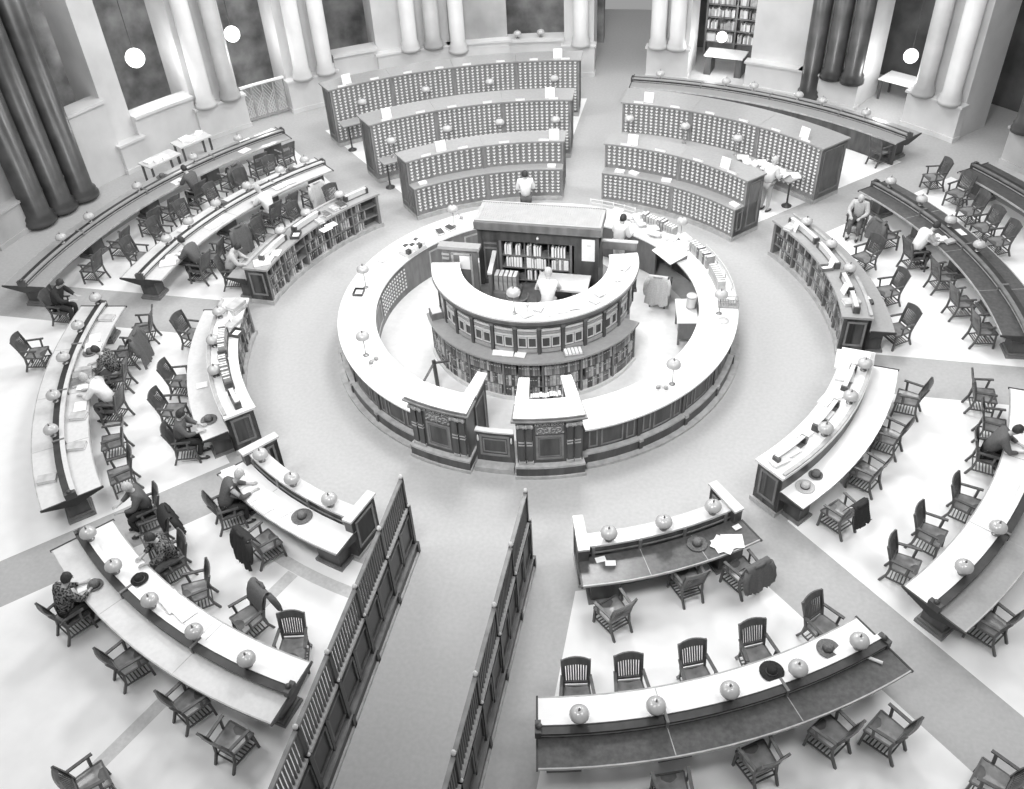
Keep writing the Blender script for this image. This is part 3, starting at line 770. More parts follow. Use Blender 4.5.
# ------------------------------------------------------------------ aisle railings
def railing(x, side, y_first, n, label):
    t = thing('aisle_railing', label, 'railing', (x, y_first-1.3*n/2, 0))
    ds = 1.304; yl = y_first-ds*n
    MB().box((x, (y_first+yl)/2, .04), (.27, y_first-yl, .08), 'moulding').build('plinth', t)
    MB().box((x, (y_first+yl)/2, .17), (.20, y_first-yl, .18), 'rail_wood').build('base_band', t)
    MB().box((x, (y_first+yl)/2, .28), (.22, y_first-yl, .05), 'wood_mid').build('base_moulding', t)
    MB().box((x, (y_first+yl)/2, 1.34), (.12, y_first-yl, .06), 'top_grey').build('dado_rail', t)
    MB().box((x, (y_first+yl)/2, 2.12), (.07, y_first-yl, .05), 'wood_mid').build('top_rail', t)
    for i in range(n):
        y0 = y_first-ds*i; y1 = y0-ds; ym = (y0+y1)/2
        b = MB(); b.box((x, ym, .83), (.06, ds, .94), 'rail_wood')
        for s in (-1, 1):
            for q in (.25, .75):
                yc = y0-ds*q; w = ds*.40
                for dy, dz, sy, sz in ((0, .34, w, .05), (0, -.34, w, .05), (w/2, 0, .05, .68), (-w/2, 0, .05, .68)):
                    b.box((x+s*.045, yc+dy, .84+dz), (.03, sy, sz), 'wood_dark')
            for q in (.5,): b.box((x+s*.045, y0-ds*q, .83), (.05, .07, .92), 'rail_wood')
        b.build('dado_panel', t)
        b = MB()
        for k in range(1, 14): b.box((x, y0-ds*k/14, 1.74), (.03, .038, .74), 'wood_dark')
        b.build('balustrade', t)
    for i in range(n+1):
        y = y_first-ds*i
        b = MB(); b.box((x, y, .72), (.16, .1, 1.3), 'rail_wood'); b.box((x, y, .15), (.27, .10, .3), 'rail_wood'); b.box((x, y, 1.75), (.07, .07, .8), 'rail_wood')
        b.build('post', t)
        b = MB().lathe([(.0, 2.14), (.035, 2.15), (.045, 2.19), (.03, 2.23), (.0, 2.25)], 'top_light', 10, (x, y, 0)); b.build('finial', t)
        b = MB()
        for s in (-1, 1): b.lathe([(.0, 1.375), (.03, 1.38), (.035, 1.41), (.0, 1.44)], 'top_light', 8, (x+s*.05, y, 0))
        b.build('knob', t)
    return t
railing(-1.09, 1, -7.77, 6, 'tall slatted railing of the near aisle, the one beside the chairs with draped coats')
railing(1.317, 1, -7.73, 6, 'tall slatted railing of the near aisle, the one facing the dark lamp desk')

# ------------------------------------------------------------------ armchairs
def make_chair(wood, seatm):
    t = thing('armchair', 'slat-back armchair', 'chair', (0, 0, 0))
    # seat: saddle shape
    rows = []
    for i in range(7):
        y = -.22+.46*i/6; hw = .215+.045*i/6
        rows.append([(hw*(j/4-1), y, .455-.022*math.cos((j-4)/4*PI/2*1.0)**2*(1 if abs(j-4) < 4 else 0)-.012*(i > 4)) for j in range(9)])
    b = MB(); b.grid(rows, seatm)
    b.hexa([(-.215, -.22, .415), (.215, -.22, .415), (.26, .24, .415), (-.26, .24, .415), (-.215, -.22, .432), (.215, -.22, .432), (.26, .24, .432), (-.26, .24, .432)], wood)
    for q in (((-.215, -.22), (-.26, .24)), ((.215, -.22), (.26, .24)), ((-.26, .24), (.26, .24)), ((-.215, -.22), (.215, -.22))):
        b.bar((q[0][0], q[0][1], .44), (q[1][0], q[1][1], .44), .03, .03, wood)
    b.build('seat', t, False)
    for s in (-1, 1):
        MB().bar((s*.245, .21, .43), (s*.25, .24, 0), .042, .042, wood).build('leg', t, False)
        pts = [(s*.20, -.34, 0), (s*.205, -.24, .22), (s*.215, -.21, .44), (s*.225, -.26, .68), (s*.24, -.365, 1.0)]
        k = MB()
        for a, c in zip(pts[:-1], pts[1:]): k.bar(a, c, .04, .045, wood)
        k.build('leg', t, False)
        k = MB(); k.bar((s*.24, -.27, .685), (s*.29, .18, .69), .055, .028, wood); k.bar((s*.265, .08, .45), (s*.28, .10, .68), .035, .045, wood)
        k.build('armrest', t, False)
    b = MB(); b.bar((-.215, -.235, .54), (.215, -.235, .54), .03, .06, wood, (0, 0, 1))
    bk = b.build('backrest', t, False)
    b = MB()
    n = 6
    for i in range(n):                                          # bowed crest rail
        x0, x1 = -.24+.48*i/n, -.24+.48*(i+1)/n
        f = lambda x: -.362-.045*(1-(x/.24)**2)
        z0, z1 = 1.005+.03*(1-(x0/.24)**2), 1.005+.03*(1-(x1/.24)**2)
        b.hexa([(x0, f(x0)+.03, .88), (x1, f(x1)+.03, .88), (x1, f(x1)+.055, .88), (x0, f(x0)+.055, .88), (x0, f(x0)-.01, z0), (x1, f(x1)-.01, z1), (x1, f(x1)+.015, z1), (x0, f(x0)+.015, z0)], wood)
    b.build('crest_rail', bk, False)
    b = MB()
    for i in range(10):
        x = -.19+.38*i/9
        b.bar((x*.98, -.238, .55), (x*1.05, -.335-.03*(1-(x/.2)**2), .90), .030, .012, wood, (0, 1, 0))
    b.build('back_slats', bk, False)
    b = MB()
    for s in (-1, 1): b.bar((s*.21, -.24, .16), (s*.25, .225, .16), .022, .03, wood)
    b.bar((-.25, .225, .2), (.25, .225, .2), .025, .025, wood); b.bar((-.205, -.24, .2), (.205, -.24, .2), .025, .025, wood)
    for i in range(6):
        y = -.16+.32*i/5; b.bar((-.225, y, .17), (.225, y, .17), .022, .012, wood)
    b.build('hat_rack', t, False)
    return t
CHAIR = make_chair('chair_wood', 'chair_seat'); chair_used = [False]
RLIM = {'ULx': (0, 12.42), 'UL3': (0, 13.5), 'ULo': (0, 10.28), 'Li': (9.1, 99), 'ULi': (9.12, 99), 'URi': (9.1, 99), 'BLi': (9.22, 99), 'Lo': (0, 10.72)}
def chair(px, py, facing, turn, label, group='slat-back reading armchairs', lim=(0, 99)):
    """facing 'o' away from the middle of the room, 'i' towards it; turn: degrees off that"""
    q = at(px, py, .45); a = pol(q)[1]; q = P(min(max(pol(q)[0], lim[0]), lim[1]), a)
    yaw = R(a + (0 if facing == 'o' else 180) + turn) - PI/2
    loc = (q.x, q.y, .004)
    if not chair_used[0]:
        chair_used[0] = True; CHAIR.location = loc; CHAIR.rotation_euler.z = yaw; CHAIR['label'] = label; CHAIR['group'] = group; o = CHAIR
    else: o = dup(CHAIR, loc, yaw, label, group)
    return o, loc, yaw
CH = {}
def chairs(key, facing, where, frm, pts):
    """one file of chairs along one side of a desk"""
    L = []
    for i, p in enumerate(pts):
        extra = p[3] if len(p) > 3 else ''
        lab = f"armchair{(' ' + extra) if extra else ''}, {ORD[i]} from {frm}, {where}"
        L.append(chair(p[0], p[1], facing, p[2], lab, lim=RLIM.get(key, (0, 99))))
    CH[key] = L
chairs('BRi', 'i', "inner five o'clock desk", 'the railings', [(612.8, 609, 24), (687, 577, 2), (741, 569, 6, 'under a grey coat')])
chairs('BRo', 'o', "pale side of outer five o'clock desk", 'the railings', [(577, 696, -2), (631, 691, -3), (697, 677, -2), (757.5, 656, -6), (823, 627, 8)])
chairs('BRx', 'i', "dark side of outer five o'clock desk", 'the railings', [(672, 787, 0), (758, 757, 8), (830, 731, 18), (886, 729, 17)])
chairs('Ri', 'i', "inner four o'clock desk", "the two hats", [(839, 511, -6, 'under a dark coat'), (866, 471, -4), (888, 435, -4), (908, 397, -4)])
chairs('Ro', 'o', "inward side of outer four o'clock desk", "the near end", [(905, 564, 18), (931, 533, 8), (967, 503, 4), (988, 455, 8, 'with a reader'), (994, 424, 4), (984, 394, 6)])
chairs('BRz', 'i', "near corner aisle at five o'clock", 'the railings', [(992, 778, 20)])
chairs('Rx', 'i', "outward side of outer four o'clock desk", "the near end", [(990, 622, 0)])
chairs('URi', 'i', "inner three o'clock desk", 'the near end', [(893, 328, 26), (888, 290, 12), (865, 256, 16), (857, 221, 36, 'with pale-clad reader')])
chairs('URo', 'o', "inward side of outer three o'clock desk", "the far end", [(887, 234, 4), (915, 254, 0, 'with white-clad reader'), (943, 275, 2), (962, 301, 6), (984, 328, 8)])
chairs('URx', 'i', "wall side of outer three o'clock desk", "the far end", [(934, 176, -20), (958, 192, 10), (970, 210, -6), (984, 226, 4), (999, 240, 0)])
chairs('TR', 'o', "before the desk behind the catalogues", "the far end", [(880, 150, -4)])
chairs('BLi', 'i', "inner eight o'clock desk", "the far end", [(229, 509, -17, 'with a reader'), (265, 541, -8, 'under a dark coat')])
chairs('BLo', 'o', "inward side of outer eight o'clock desk", "the far end", [(146, 512, -8, 'with bareheaded reader'), (155, 537, -8, 'under a jacket'), (172, 561, -12, 'with checked reader'), (196, 590, -30), (248, 617, -14, 'under long coat'), (293, 647, 26)])
chairs('BLx', 'i', "outward side of outer eight o'clock desk", "the far end", [(71, 614, 6, 'with checked reader'), (129, 660, -8), (190, 701, -12), (232, 738, -4), (92, 780, -20)])
chairs('Li', 'i', "inner nine o'clock desk", "the far end", [(193, 333, -20), (186, 379, -16), (173, 409, -24), (186, 442, -18, 'with leaning reader')])
chairs('Lo', 'o', "inward side of outer nine o'clock desk", "the far end", [(143, 327, 10), (121, 351, -6, 'under long coat'), (110, 376, -4), (106, 406, -24, 'with white-clad reader'), (110, 441, -6), (115, 475, -2)])
chairs('Lx', 'i', "outward side of outer nine o'clock desk", "the far end", [(62, 308, 0, 'with dark-clad reader'), (36, 352, 0)])
chairs('ULi', 'i', "inner ten o'clock desk", "the near end", [(241, 274, 22, 'with light-coated reader'), (268, 237, 4), (303, 222, 0), (338, 204, -6)])
chairs('ULo', 'o', "inward side of second ten o'clock desk", "the near end", [(181, 264, -4, 'with grey-clad reader'), (211, 254, 14), (230, 238, -10, 'under dark coat'), (249, 225, 0), (267, 213, 2, 'with white-clad reader'), (284, 204, 4), (306, 191, 0, 'under pale coat')])
chairs('ULx', 'i', "wall side of second ten o'clock desk", "the near end", [(118, 252, 0), (152, 233, 4), (182, 216, -4), (212, 198, 6), (240, 183, 0), (270, 171, -4)])
chairs('UL3', 'o', "third ten o'clock desk by the wall", "the near end", [(70, 264, 0), (103, 240, 4), (135, 218, -4), (158, 205, 0), (187, 190, 0, 'with a reader'), (218, 172, 6), (250, 160, -4), (281, 151, 2)])

# ------------------------------------------------------------------ coats and readers
def local(o, yaw, p): 
    return Matrix.Translation(o) @ Matrix.Rotation(yaw, 4, 'Z') @ Vector(p)
def coat(entry, label, m, length=.62, seed=0, sleeves=True, w=.25, front=.2):
    o, loc, yaw = entry
    rnd = random.Random(seed); t = thing('coat', label, 'coat', loc, yaw)
    prof = [(-.20, .97-front), (-.25, .88), (-.32, 1.0), (-.37, 1.035), (-.42, 1.02), (-.45, .93), (-.47, .80), (-.50, .65), (-.52, .52), (-.53, .98-length)]
    ph = rnd.uniform(0, 6); rows = []
    for side in (0, 1):
        out = []
        for i, (y, z) in enumerate(prof):
            fl = max(0, i-4)/5.0
            row = []
            for j in range(17):
                u = j/8-1
                fold = .035*fl*math.sin(u*11+ph)+.02*fl*math.sin(u*23+ph*2)
                row.append((u*(w+.06*fl)+.015*math.sin(i+ph), y+(-.014 if side else 0)*(-1 if i < 3 else 1)-abs(fold)-.05*fl*(1-u*u)*.3, z+(.014 if side and 2 <= i <= 4 else 0)+.03*fl*math.sin(u*7+ph)*(1 if i > 7 else 0)))
            out.append(row)
        rows.append(out)
    b = MB(); b.grid(rows[0], m); b.grid([r[::-1] for r in rows[1]], m)
    edge0 = [r[0] for r in rows[0]]; edge1 = [r[0] for r in rows[1]]; b.grid([edge0, edge1], m)
    edge0 = [r[-1] for r in rows[0]]; edge1 = [r[-1] for r in rows[1]]; b.grid([edge1, edge0], m)
    b.grid([rows[0][-1], rows[1][-1]], m); b.grid([rows[1][0], rows[0][0]], m)
    b.build('coat_body', t, False)
    MB().tube([(-.12, -.43, 1.03), (0, -.45, 1.055), (.12, -.43, 1.03)], [.03, .035, .03], m, 7).build('collar', t, False)
    if sleeves:
        for s in (-1, 1): MB().tube([(s*(w-.01), -.42, .97), (s*(w+.05), -.46, .8), (s*(w+.06), -.5, .62), (s*(w+.04), -.52, .5)], [.06, .065, .06, .05], m, 8).build('sleeve', t, False)
    return t
coat(CH['BRi'][2], 'grey coat thrown over the chair beside the white sheets', 'cloth_mid', .5, 1, w=.27)
coat(CH['Ri'][0], "short dark coat bundled over the chair back near the two hats", 'cloth_dark', .42, 2, False, .2)
coat(CH['BLi'][1], "long dark coat spread over the chair at the inner eight o'clock desk", 'cloth_dark', .72, 3, w=.27)
coat(CH['BLo'][1], 'dark jacket draped on the chair behind the bareheaded reader', 'cloth_dark', .55, 4, True, .24, .3)
coat(CH['BLo'][4], "long coat hooded over a lone chair beside the outer eight o'clock desk", 'cloth_mid', .66, 5, w=.26, front=.35)
coat(CH['Lo'][1], "long pleated coat hanging to the floor at the outer nine o'clock desk", 'cloth_mid', .86, 6, w=.28)
coat(CH['ULo'][2], "long dark pleated coat at the second ten o'clock desk", 'cloth_mid', .8, 8, w=.27)
coat(CH['ULo'][6], "pale coat at the aisle end of the second ten o'clock desk", 'cloth_light', .7, 9, w=.25)
coat(CH['UL3'][5], "dark coat over a chair at the third ten o'clock desk", 'cloth_mid', .6, 10, w=.25)
coat(CH['URo'][0], "coat beside the reader in white at the outer three o'clock desk", 'cloth_mid', .55, 11, w=.24)

def skin_mesh(name, chains, sub=1, root=0):
    """one continuous surface grown over joints: chains = lists of (point, radius); equal points share a joint"""
    me = bpy.data.meshes.new(name); bm = bmesh.new(); lay = bm.verts.layers.skin.verify(); idx = {}
    def vert(p, r):
        k = tuple(round(x, 4) for x in p)
        if k not in idx:
            v = bm.verts.new(p); v[lay].radius = (r, r) if not isinstance(r, tuple) else r; v[lay].use_root = len(idx) == 0; idx[k] = v
        return idx[k]
    for ch in chains:
        vs = [vert(p, r) for p, r in ch]
        for a, c in zip(vs[:-1], vs[1:]):
            if a is not c and not bm.edges.get((a, c)): bm.edges.new((a, c))
    bm.to_mesh(me); bm.free()
    o = bpy.data.objects.new(name, me); COL.objects.link(o)
    md = o.modifiers.new('skin', 'SKIN'); md.use_smooth_shade = True
    if sub: sm = o.modifiers.new('sub', 'SUBSURF'); sm.levels = sub; sm.render_levels = sub
    dg = bpy.context.evaluated_depsgraph_get(); dg.update()
    out = bpy.data.meshes.new_from_object(o.evaluated_get(dg), depsgraph=dg)
    bpy.data.objects.remove(o); bpy.data.meshes.remove(me)
    for p in out.polygons: p.use_smooth = True
    return out
def pose(lean, standing=False, turn=0.0):
    """joints of a figure facing +Y, seated or standing"""
    J = {}
    if not standing:
        hz = .59; J['pel'] = (0, -.08, hz); J['bel'] = (0, -.06+lean*.25, hz+.18); J['che'] = (0, -.03+lean*.8, hz+.43); J['nb'] = (0, .0+lean*1.1, hz+.57)
        J['nk'] = (0, .02+lean*1.2, hz+.61); J['hd'] = (turn*.02, .06+lean*1.45, hz+.69); J['tp'] = (turn*.02, .06+lean*1.55, hz+.79)
    else:
        hz = .95; J['pel'] = (0, 0, hz); J['bel'] = (0, 0, 1.12); J['che'] = (0, .02+lean*.3, 1.36); J['nb'] = (0, .01+lean*.5, 1.48); J['nk'] = (0, .02+lean*.55, 1.52); J['hd'] = (0, .05+lean*.7, 1.60); J['tp'] = (0, .05+lean*.75, 1.70)
    cy, cz = J['che'][1], J['che'][2]
    for s, n in ((-1, 'l'), (1, 'r')):
        J['sh'+n] = (s*.185, cy+.01, cz+.09)
        if standing:
            J['el'+n] = (s*.25, cy+.02, cz-.19); J['wr'+n] = (s*.2, cy+.24, cz-.26)
        else:
            J['el'+n] = (s*.27, cy+.16, max(.87, cz-.17)); J['wr'+n] = (s*.13, cy+.38, .83)
        w = Vector(J['wr'+n]); d = Vector((-s*.25, 1, -.02)).normalized(); q = d.cross(Vector((0, 0, 1)))
        J['pa'+n] = tuple(w+d*.06)
        J['fi'+n] = [[tuple(w+d*.06), tuple(w+d*(.105)+q*(k*.02-.03)), tuple(w+d*(.105+ln*.55)+q*(k*.022-.033)+Vector((0, 0, -.006))), tuple(w+d*(.105+ln)+q*(k*.023-.034)+Vector((0, 0, -.022)))] for k, ln in enumerate((.062, .075, .07, .052))]
        J['th'+n] = [tuple(w+d*.06), tuple(w+d*.075-q*s*.035+Vector((0, 0, -.004))), tuple(w+d*.105-q*s*.048+Vector((0, 0, -.014)))]
        if standing:
            J['hi'+n] = (s*.09, 0, hz-.04); J['kn'+n] = (s*.10, .02, .50); J['an'+n] = (s*.11, -.02, .09); J['to'+n] = (s*.125, .13, .04)
        else:
            J['hi'+n] = (s*.09, -.04, hz-.02); J['kn'+n] = (s*.13, .36, .53); J['an'+n] = (s*.13, .25, .10); J['to'+n] = (s*.14, .40, .045)
    return J
def build_person(label, loc, yaw, coat_m, leg_m, lean=.16, standing=False, hair='hair', bald=False, dress=False, group='readers and staff'):
    J = pose(lean, standing)
    t = thing('person', label, 'person', loc, yaw)
    ch = [[(J['pel'], .12), (J['bel'], .115), (J['che'], .125), (J['nb'], .065), (J['nk'], .052), (J['hd'], .088), (J['tp'], .072)]]
    hd = Vector(J['hd'])
    ch.append([(J['hd'], .088), (tuple(hd+Vector((0, .085, -.012))), .022), (tuple(hd+Vector((0, .105, -.022))), .012)])
    for s, n in ((-1, 'l'), (1, 'r')):
        ch.append([(J['hd'], .088), (tuple(hd+Vector((s*.085, 0, -.01))), .016)])
        ch.append([(J['che'], .125), (J['sh'+n], .062), (J['el'+n], .043), (J['wr'+n], .028), (J['pa'+n], .03)])
        for f in J['fi'+n]: ch.append([(f[0], .03), (f[1], .0095), (f[2], .0085), (f[3], .007)])
        ch.append([(J['th'+n][0], .03), (J['th'+n][1], .012), (J['th'+n][2], .009)])
        ch.append([(J['pel'], .12), (J['hi'+n], .085), (J['kn'+n], .06), (J['an'+n], .04), (J['to'+n], .032)])
    me = skin_mesh('body', ch); me.materials.append(MATS['skin'])
    o = bpy.data.objects.new('body', me); COL.objects.link(o); o.parent = t
    ch = [[(J['pel'], .165), (J['bel'], .168), (J['che'], .18), (J['nb'], .10)]]
    for n in 'lr': ch.append([(J['che'], .18), (J['sh'+n], .098), (J['el'+n], .068), (tuple(Vector(J['el'+n]).lerp(Vector(J['wr'+n]), .85)), .045)])
    me = skin_mesh('jacket', ch); me.materials.append(MATS[coat_m]); o = bpy.data.objects.new('jacket', me); COL.objects.link(o); o.parent = t
    ch = []
    if dress:
        k = (0, (J['knl'][1]), J['knl'][2]-.03)
        ch = [[(J['pel'], .17), (tuple(Vector(J['pel']).lerp(Vector(k), .5)), .18), (k, .17), ((0, k[1]+.02, .28), .17), ((0, k[1]+.0, .12), .19)]]
        me = skin_mesh('skirt', ch); nm = 'skirt'
    else:
        for n in 'lr': ch.append([(J['pel'], .145), (J['hi'+n], .105), (J['kn'+n], .078), (tuple(Vector(J['an'+n])+Vector((0, 0, .03))), .062)])
        me = skin_mesh('trousers', ch); nm = 'trousers'
    me.materials.append(MATS[leg_m]); o = bpy.data.objects.new(nm, me); COL.objects.link(o); o.parent = t
    for n in 'lr':
        a, b_ = Vector(J['an'+n]), Vector(J['to'+n])
        MB().tube([a+Vector((0, -.05, -.055)), a+Vector((0, .02, -.05)), b_+Vector((0, -.02, -.0)), b_+Vector((0, .05, -.005))], [.035, .05, .045, .02], 'iron', 8).build('shoe', t, False)
    # hair: a close cap over the skull
    b = MB(); rows = []
    tp = Vector(J['tp']); c = (hd+tp)/2+Vector((0, -.012, .0))
    n0 = 7
    for i in range(n0):
        th = PI/2*i/(n0-1)*1.18
        rows.append([c+Vector((.098*math.sin(th)*math.cos(f_), .112*math.sin(th)*math.sin(f_)-.012, .115*math.cos(th)-(.0 if math.sin(f_) > 0 else .03*math.sin(th)))) for f_ in [2*PI*j/16 for j in range(17)]])
    b.grid([r[::-1] for r in rows], hair); b.build('hair', t, False)
    for s in (-1, 1): MB().lathe([(.0, -.009), (.011, -.004), (.011, .004), (.0, .009)], 'iron', 6, hd+Vector((s*.034, .083, .015))).build('eye', t, False)
    MB().box(hd+Vector((0, .083, -.05)), (.045, .012, .008), 'felt_grey').build('mouth', t, False)
    return t
def seated(entry, label, coat_m, leg_m='cloth_dark', lean=.16, **k):
    o, loc, yaw = entry
    return build_person(label, loc, yaw, coat_m, leg_m, lean, **k)
seated(CH['URo'][1], 'person in a white shirt leaning on the dark three o\'clock desk over a book', 'cloth_white', 'cloth_dark', .26)
seated(CH['Ro'][3], "person in grey seated at the outer four o'clock desk", 'cloth_mid', 'cloth_dark', .2)
seated(CH['BLo'][0], "bareheaded person reading a white paper by the nine o'clock aisle", 'cloth_mid', 'cloth_dark', .06, hair='straw')
seated(CH['BLo'][2], "person in a checked coat in the middle of the outer eight o'clock row", 'cloth_check', 'cloth_mid', .1)
seated(CH['BLx'][0], "person in a dark checked coat on the outward side of the outer eight o'clock desk", 'cloth_check', 'cloth_dark', .14)
seated(CH['BLi'][0], "person leaning over the white papers at the inner eight o'clock desk", 'cloth_mid', 'cloth_dark', .26, hair='straw')
seated(CH['Li'][3], "person in grey leaning back from the inner nine o'clock desk", 'cloth_mid', 'cloth_dark', .05)
seated(CH['Lo'][2], "person in a patterned dress at the outer nine o'clock desk", 'cloth_check', 'cloth_mid', .14, dress=True)
seated(CH['Lo'][3], "person in white leaning over the outer nine o'clock desk", 'cloth_white', 'cloth_mid', .26, hair='straw')
seated(CH['Lx'][0], "person in dark clothes on the outward side of the outer nine o'clock desk", 'cloth_dark', 'cloth_dark', .16)
seated(CH['ULi'][0], "person in a light coat writing at the end of the inner ten o'clock desk", 'cloth_light', 'cloth_mid', .2)
seated(CH['ULo'][0], "person in grey bent over an open book at the second ten o'clock desk", 'cloth_mid', 'cloth_dark', .22)
seated(CH['ULo'][4], "person in white at the second ten o'clock desk", 'cloth_white', 'cloth_light', .2, hair='straw')
seated(CH['UL3'][4], "person in grey facing the wall at the third ten o'clock desk", 'cloth_mid', 'cloth_dark', .16)
p = at(505, 205, 1.1); q = P(5.75, 104)
build_person('person in white standing behind the ribbed-roof cabinet outside the round counter', (q.x, q.y, 0), R(15), 'cloth_white', 'cloth_mid', .1, True)
seated(CH['URi'][3], "person in pale clothes turned from the inner three o'clock desk towards its end", 'cloth_light', 'cloth_mid', .1, hair='straw')
q = P(3.72, 62); build_person('person in white standing inside the counter beside the crowded papers', (q.x, q.y, 0), R(62-90), 'cloth_white', 'cloth_light', .2, True)
q = P(9.35, 51.5)
build_person('person in white standing at the consulting table between the one o\'clock catalogues', (q.x, q.y, .004), R(51.5-90), 'cloth_white', 'cloth_light', .25, True, hair='straw')
build_person('person in white seated inside the central station', (.52, -1.05, 1.122), 0.1, 'cloth_white', 'cloth_light', .16, hair='straw')
st = thing('stool', 'small stool under the person inside the central station', 'stool', (.52, -1.1, 1.122)); MB().lathe([(.0, .40), (.17, .41), (.18, .43), (.0, .44)], 'chair_wood', 14).build('seat', st, False)
for k in range(4): MB().tube([(.1*math.cos(k*PI/2+.7), .1*math.sin(k*PI/2+.7), .4), (.16*math.cos(k*PI/2+.7), .16*math.sin(k*PI/2+.7), 0)], .016, 'chair_wood', 6).build('leg', st, False)
# ------------------------------------------------------------------ lamps along the desks
lamp_row([(610, 533), (666, 522), (716, 506)], 1.30, 1.05, 'S', 8.19, "ledge of inner five o'clock desk", 'the railings', 'desk lamps')
lamp_row([(256, 452), (287, 477), (325, 498)], 1.33, 1.05, 'S', 8.19, "ledge of inner eight o'clock desk", "the far end", 'desk lamps')
lamp_row([(580, 717), (657.5, 706), (732, 690), (802, 669), (863, 640)], 1.2, .94, 'S', 11.77, "outer five o'clock desk", 'the railings', 'desk lamps')
lamp_row([(84, 533), (108, 567), (146, 601), (190, 633), (242, 662)], 1.15, .94, 'S', 11.77, "outer eight o'clock desk", "the far end", 'desk lamps')
lamp_row([(869, 364), (855, 397), (826, 428)], 1.33, 1.16, 'S', 8.11, "pale inner four o'clock desk", 'the far end', 'desk lamps')
lamp_row([(215, 310), (209, 339), (211, 369)], 1.36, 1.16, 'S', 8.11, "pale inner nine o'clock desk", "the far end", 'desk lamps')
lamp_row([(275, 228), (302, 210), (335.5, 191.5)], 1.36, 1.16, 'S', 8.11, "inner ten o'clock desk", "the near end", 'desk lamps')
lamp_row([(815, 218), (840, 241), (858, 266)], 1.36, 1.16, 'S', 8.11, "inner three o'clock desk", "the far end", 'desk lamps')
lamp_row([(967, 564), (1000, 524)], 1.2, .94, 'S', 11.77, "outer four o'clock desk", "the near end", 'desk lamps')
lamp_row([(94, 295), (76, 323), (61, 355), (56, 392), (58, 425)], 1.15, .92, 'S', 11.84, "outer nine o'clock desk", "the far end", 'desk lamps')
lamp_row([(145, 233), (173, 216), (202, 197), (235, 179), (268, 162), (290, 149)], 1.15, .92, 'S', 11.4, "second ten o'clock desk", "the near end", 'desk lamps')
lamp_row([(60, 235), (103, 217), (155, 189), (205, 160), (243, 139)], 1.15, .92, 'S', 14.6, "third ten o'clock desk by the wall", "the near end", 'desk lamps')
lamp_row([(896, 177), (926, 196), (954, 217), (982, 242)], 1.15, .92, 'S', 12.05, "dark outer three o'clock desk", "the far end", 'desk lamps')
lamp_row([(658, 75), (723, 82), (760, 77), (792, 97), (832, 91), (856, 115)], 1.2, .92, 'S', 15.4, "desk behind the one o'clock catalogues", 'the central aisle', 'desk lamps')
lamp_row([(446, 125.5), (391, 139)][::-1]+[(499, 118), (556, 114.6)], 1.6, 1.0, 'T', 9.85, "front consulting table at eleven o'clock", "the far end", 'catalogue lamps')
lamp_row([(359.7, 98), (423.7, 84.6), (489, 77), (554.6, 73)], 1.65, 1.05, 'T', 13.3, "rear consulting table at eleven o'clock", "the far end", 'catalogue lamps')
lamp_row([(629, 117.5), (684, 126), (737, 137)], 1.6, 1.0, 'T', 10.2, "consulting table at one o'clock", 'the central aisle', 'catalogue lamps')
for (x, y), what in (((361.8, 332.8), 'beside two inkwells'), ((362.8, 266), 'beside an open tray'), ((453, 206), 'near the ribbed-roof cabinet'), ((673.3, 361.8), 'beside white blotters on the bare stretch'), ((687, 217), 'before the front one o\'clock catalogue'), ((721.5, 292), 'behind the wire basket')):
    q = at(x, y, 1.68); r, a = pol(q); lamp('T', P(min(max(r, 4.4), 4.9), a+.3, 1.05), f'opal dome lamp standing on the round counter {what}', 'counter lamps')
q = at(513.5, 294, 2.75); r, a = pol(q); lamp('T', P(max(2.0, min(r, 2.45)), a, 2.25), 'opal dome lamp standing on the raised desk of the central station', 'counter lamps')

# ------------------------------------------------------------------ things lying about
ZK = [0]
BANDS = [(8.30, 8.86, lo, hi) for lo, hi in ((1.8, 38.2), (140.8, 178.3), (189, 223.5), (317.6, 351.8))]+[(8.34, 8.98, lo, hi) for lo, hi in ((286.4, 309.4), (231.6, 255.3))]
for rm, lo, hi in ((11.86, 281, 311), (11.86, 230.3, 260.3), (11.75, 187.8, 224.4), (11.3, 140.2, 181), (11.86, 317.3, 352.2), (11.95, 2.6, 41.2), (14.55, 139.6, 184)):
    BANDS += [(rm-.6, rm-.15, lo, hi), (rm+.16, rm+.6, lo, hi)]
def snap(q, z, half):
    """keep a thing of this half size on the reading table under it"""
    if not .77 < z < .80: return q
    r, a = pol(q); best = None
    for r0, r1, lo, hi in BANDS:
        if lo-.6 <= a <= hi+.6:
            h = min(half, (r1-r0)/2-.01); t = min(max(r, r0+h), r1-h); d = math.degrees(half/r)
            if best is None or abs(t-r) < abs(best[0]-r): best = (t, min(max(a, lo+d), hi-d))
    return P(best[0], best[1], q.z) if best else q
def sheet(px, py, z, w, d, label, group=None, rot=None, m='paper', name='paper_sheet', th=.003):
    ZK[0] = (ZK[0]+1) % 9; z = z+EPS+.0035*ZK[0]
    q = snap(at(px, py, z), z-EPS-.0035*ZK[0], d/2+.02); rz = R(pol(q)[1]+90+random.uniform(-14, 14)) if rot is None else R(rot)
    o = MB().box((0, 0, th/2), (w, d, th), m).build(name, loc=(q.x, q.y, z), world=False, rz=rz); tag(o, label, 'paper', group); return o
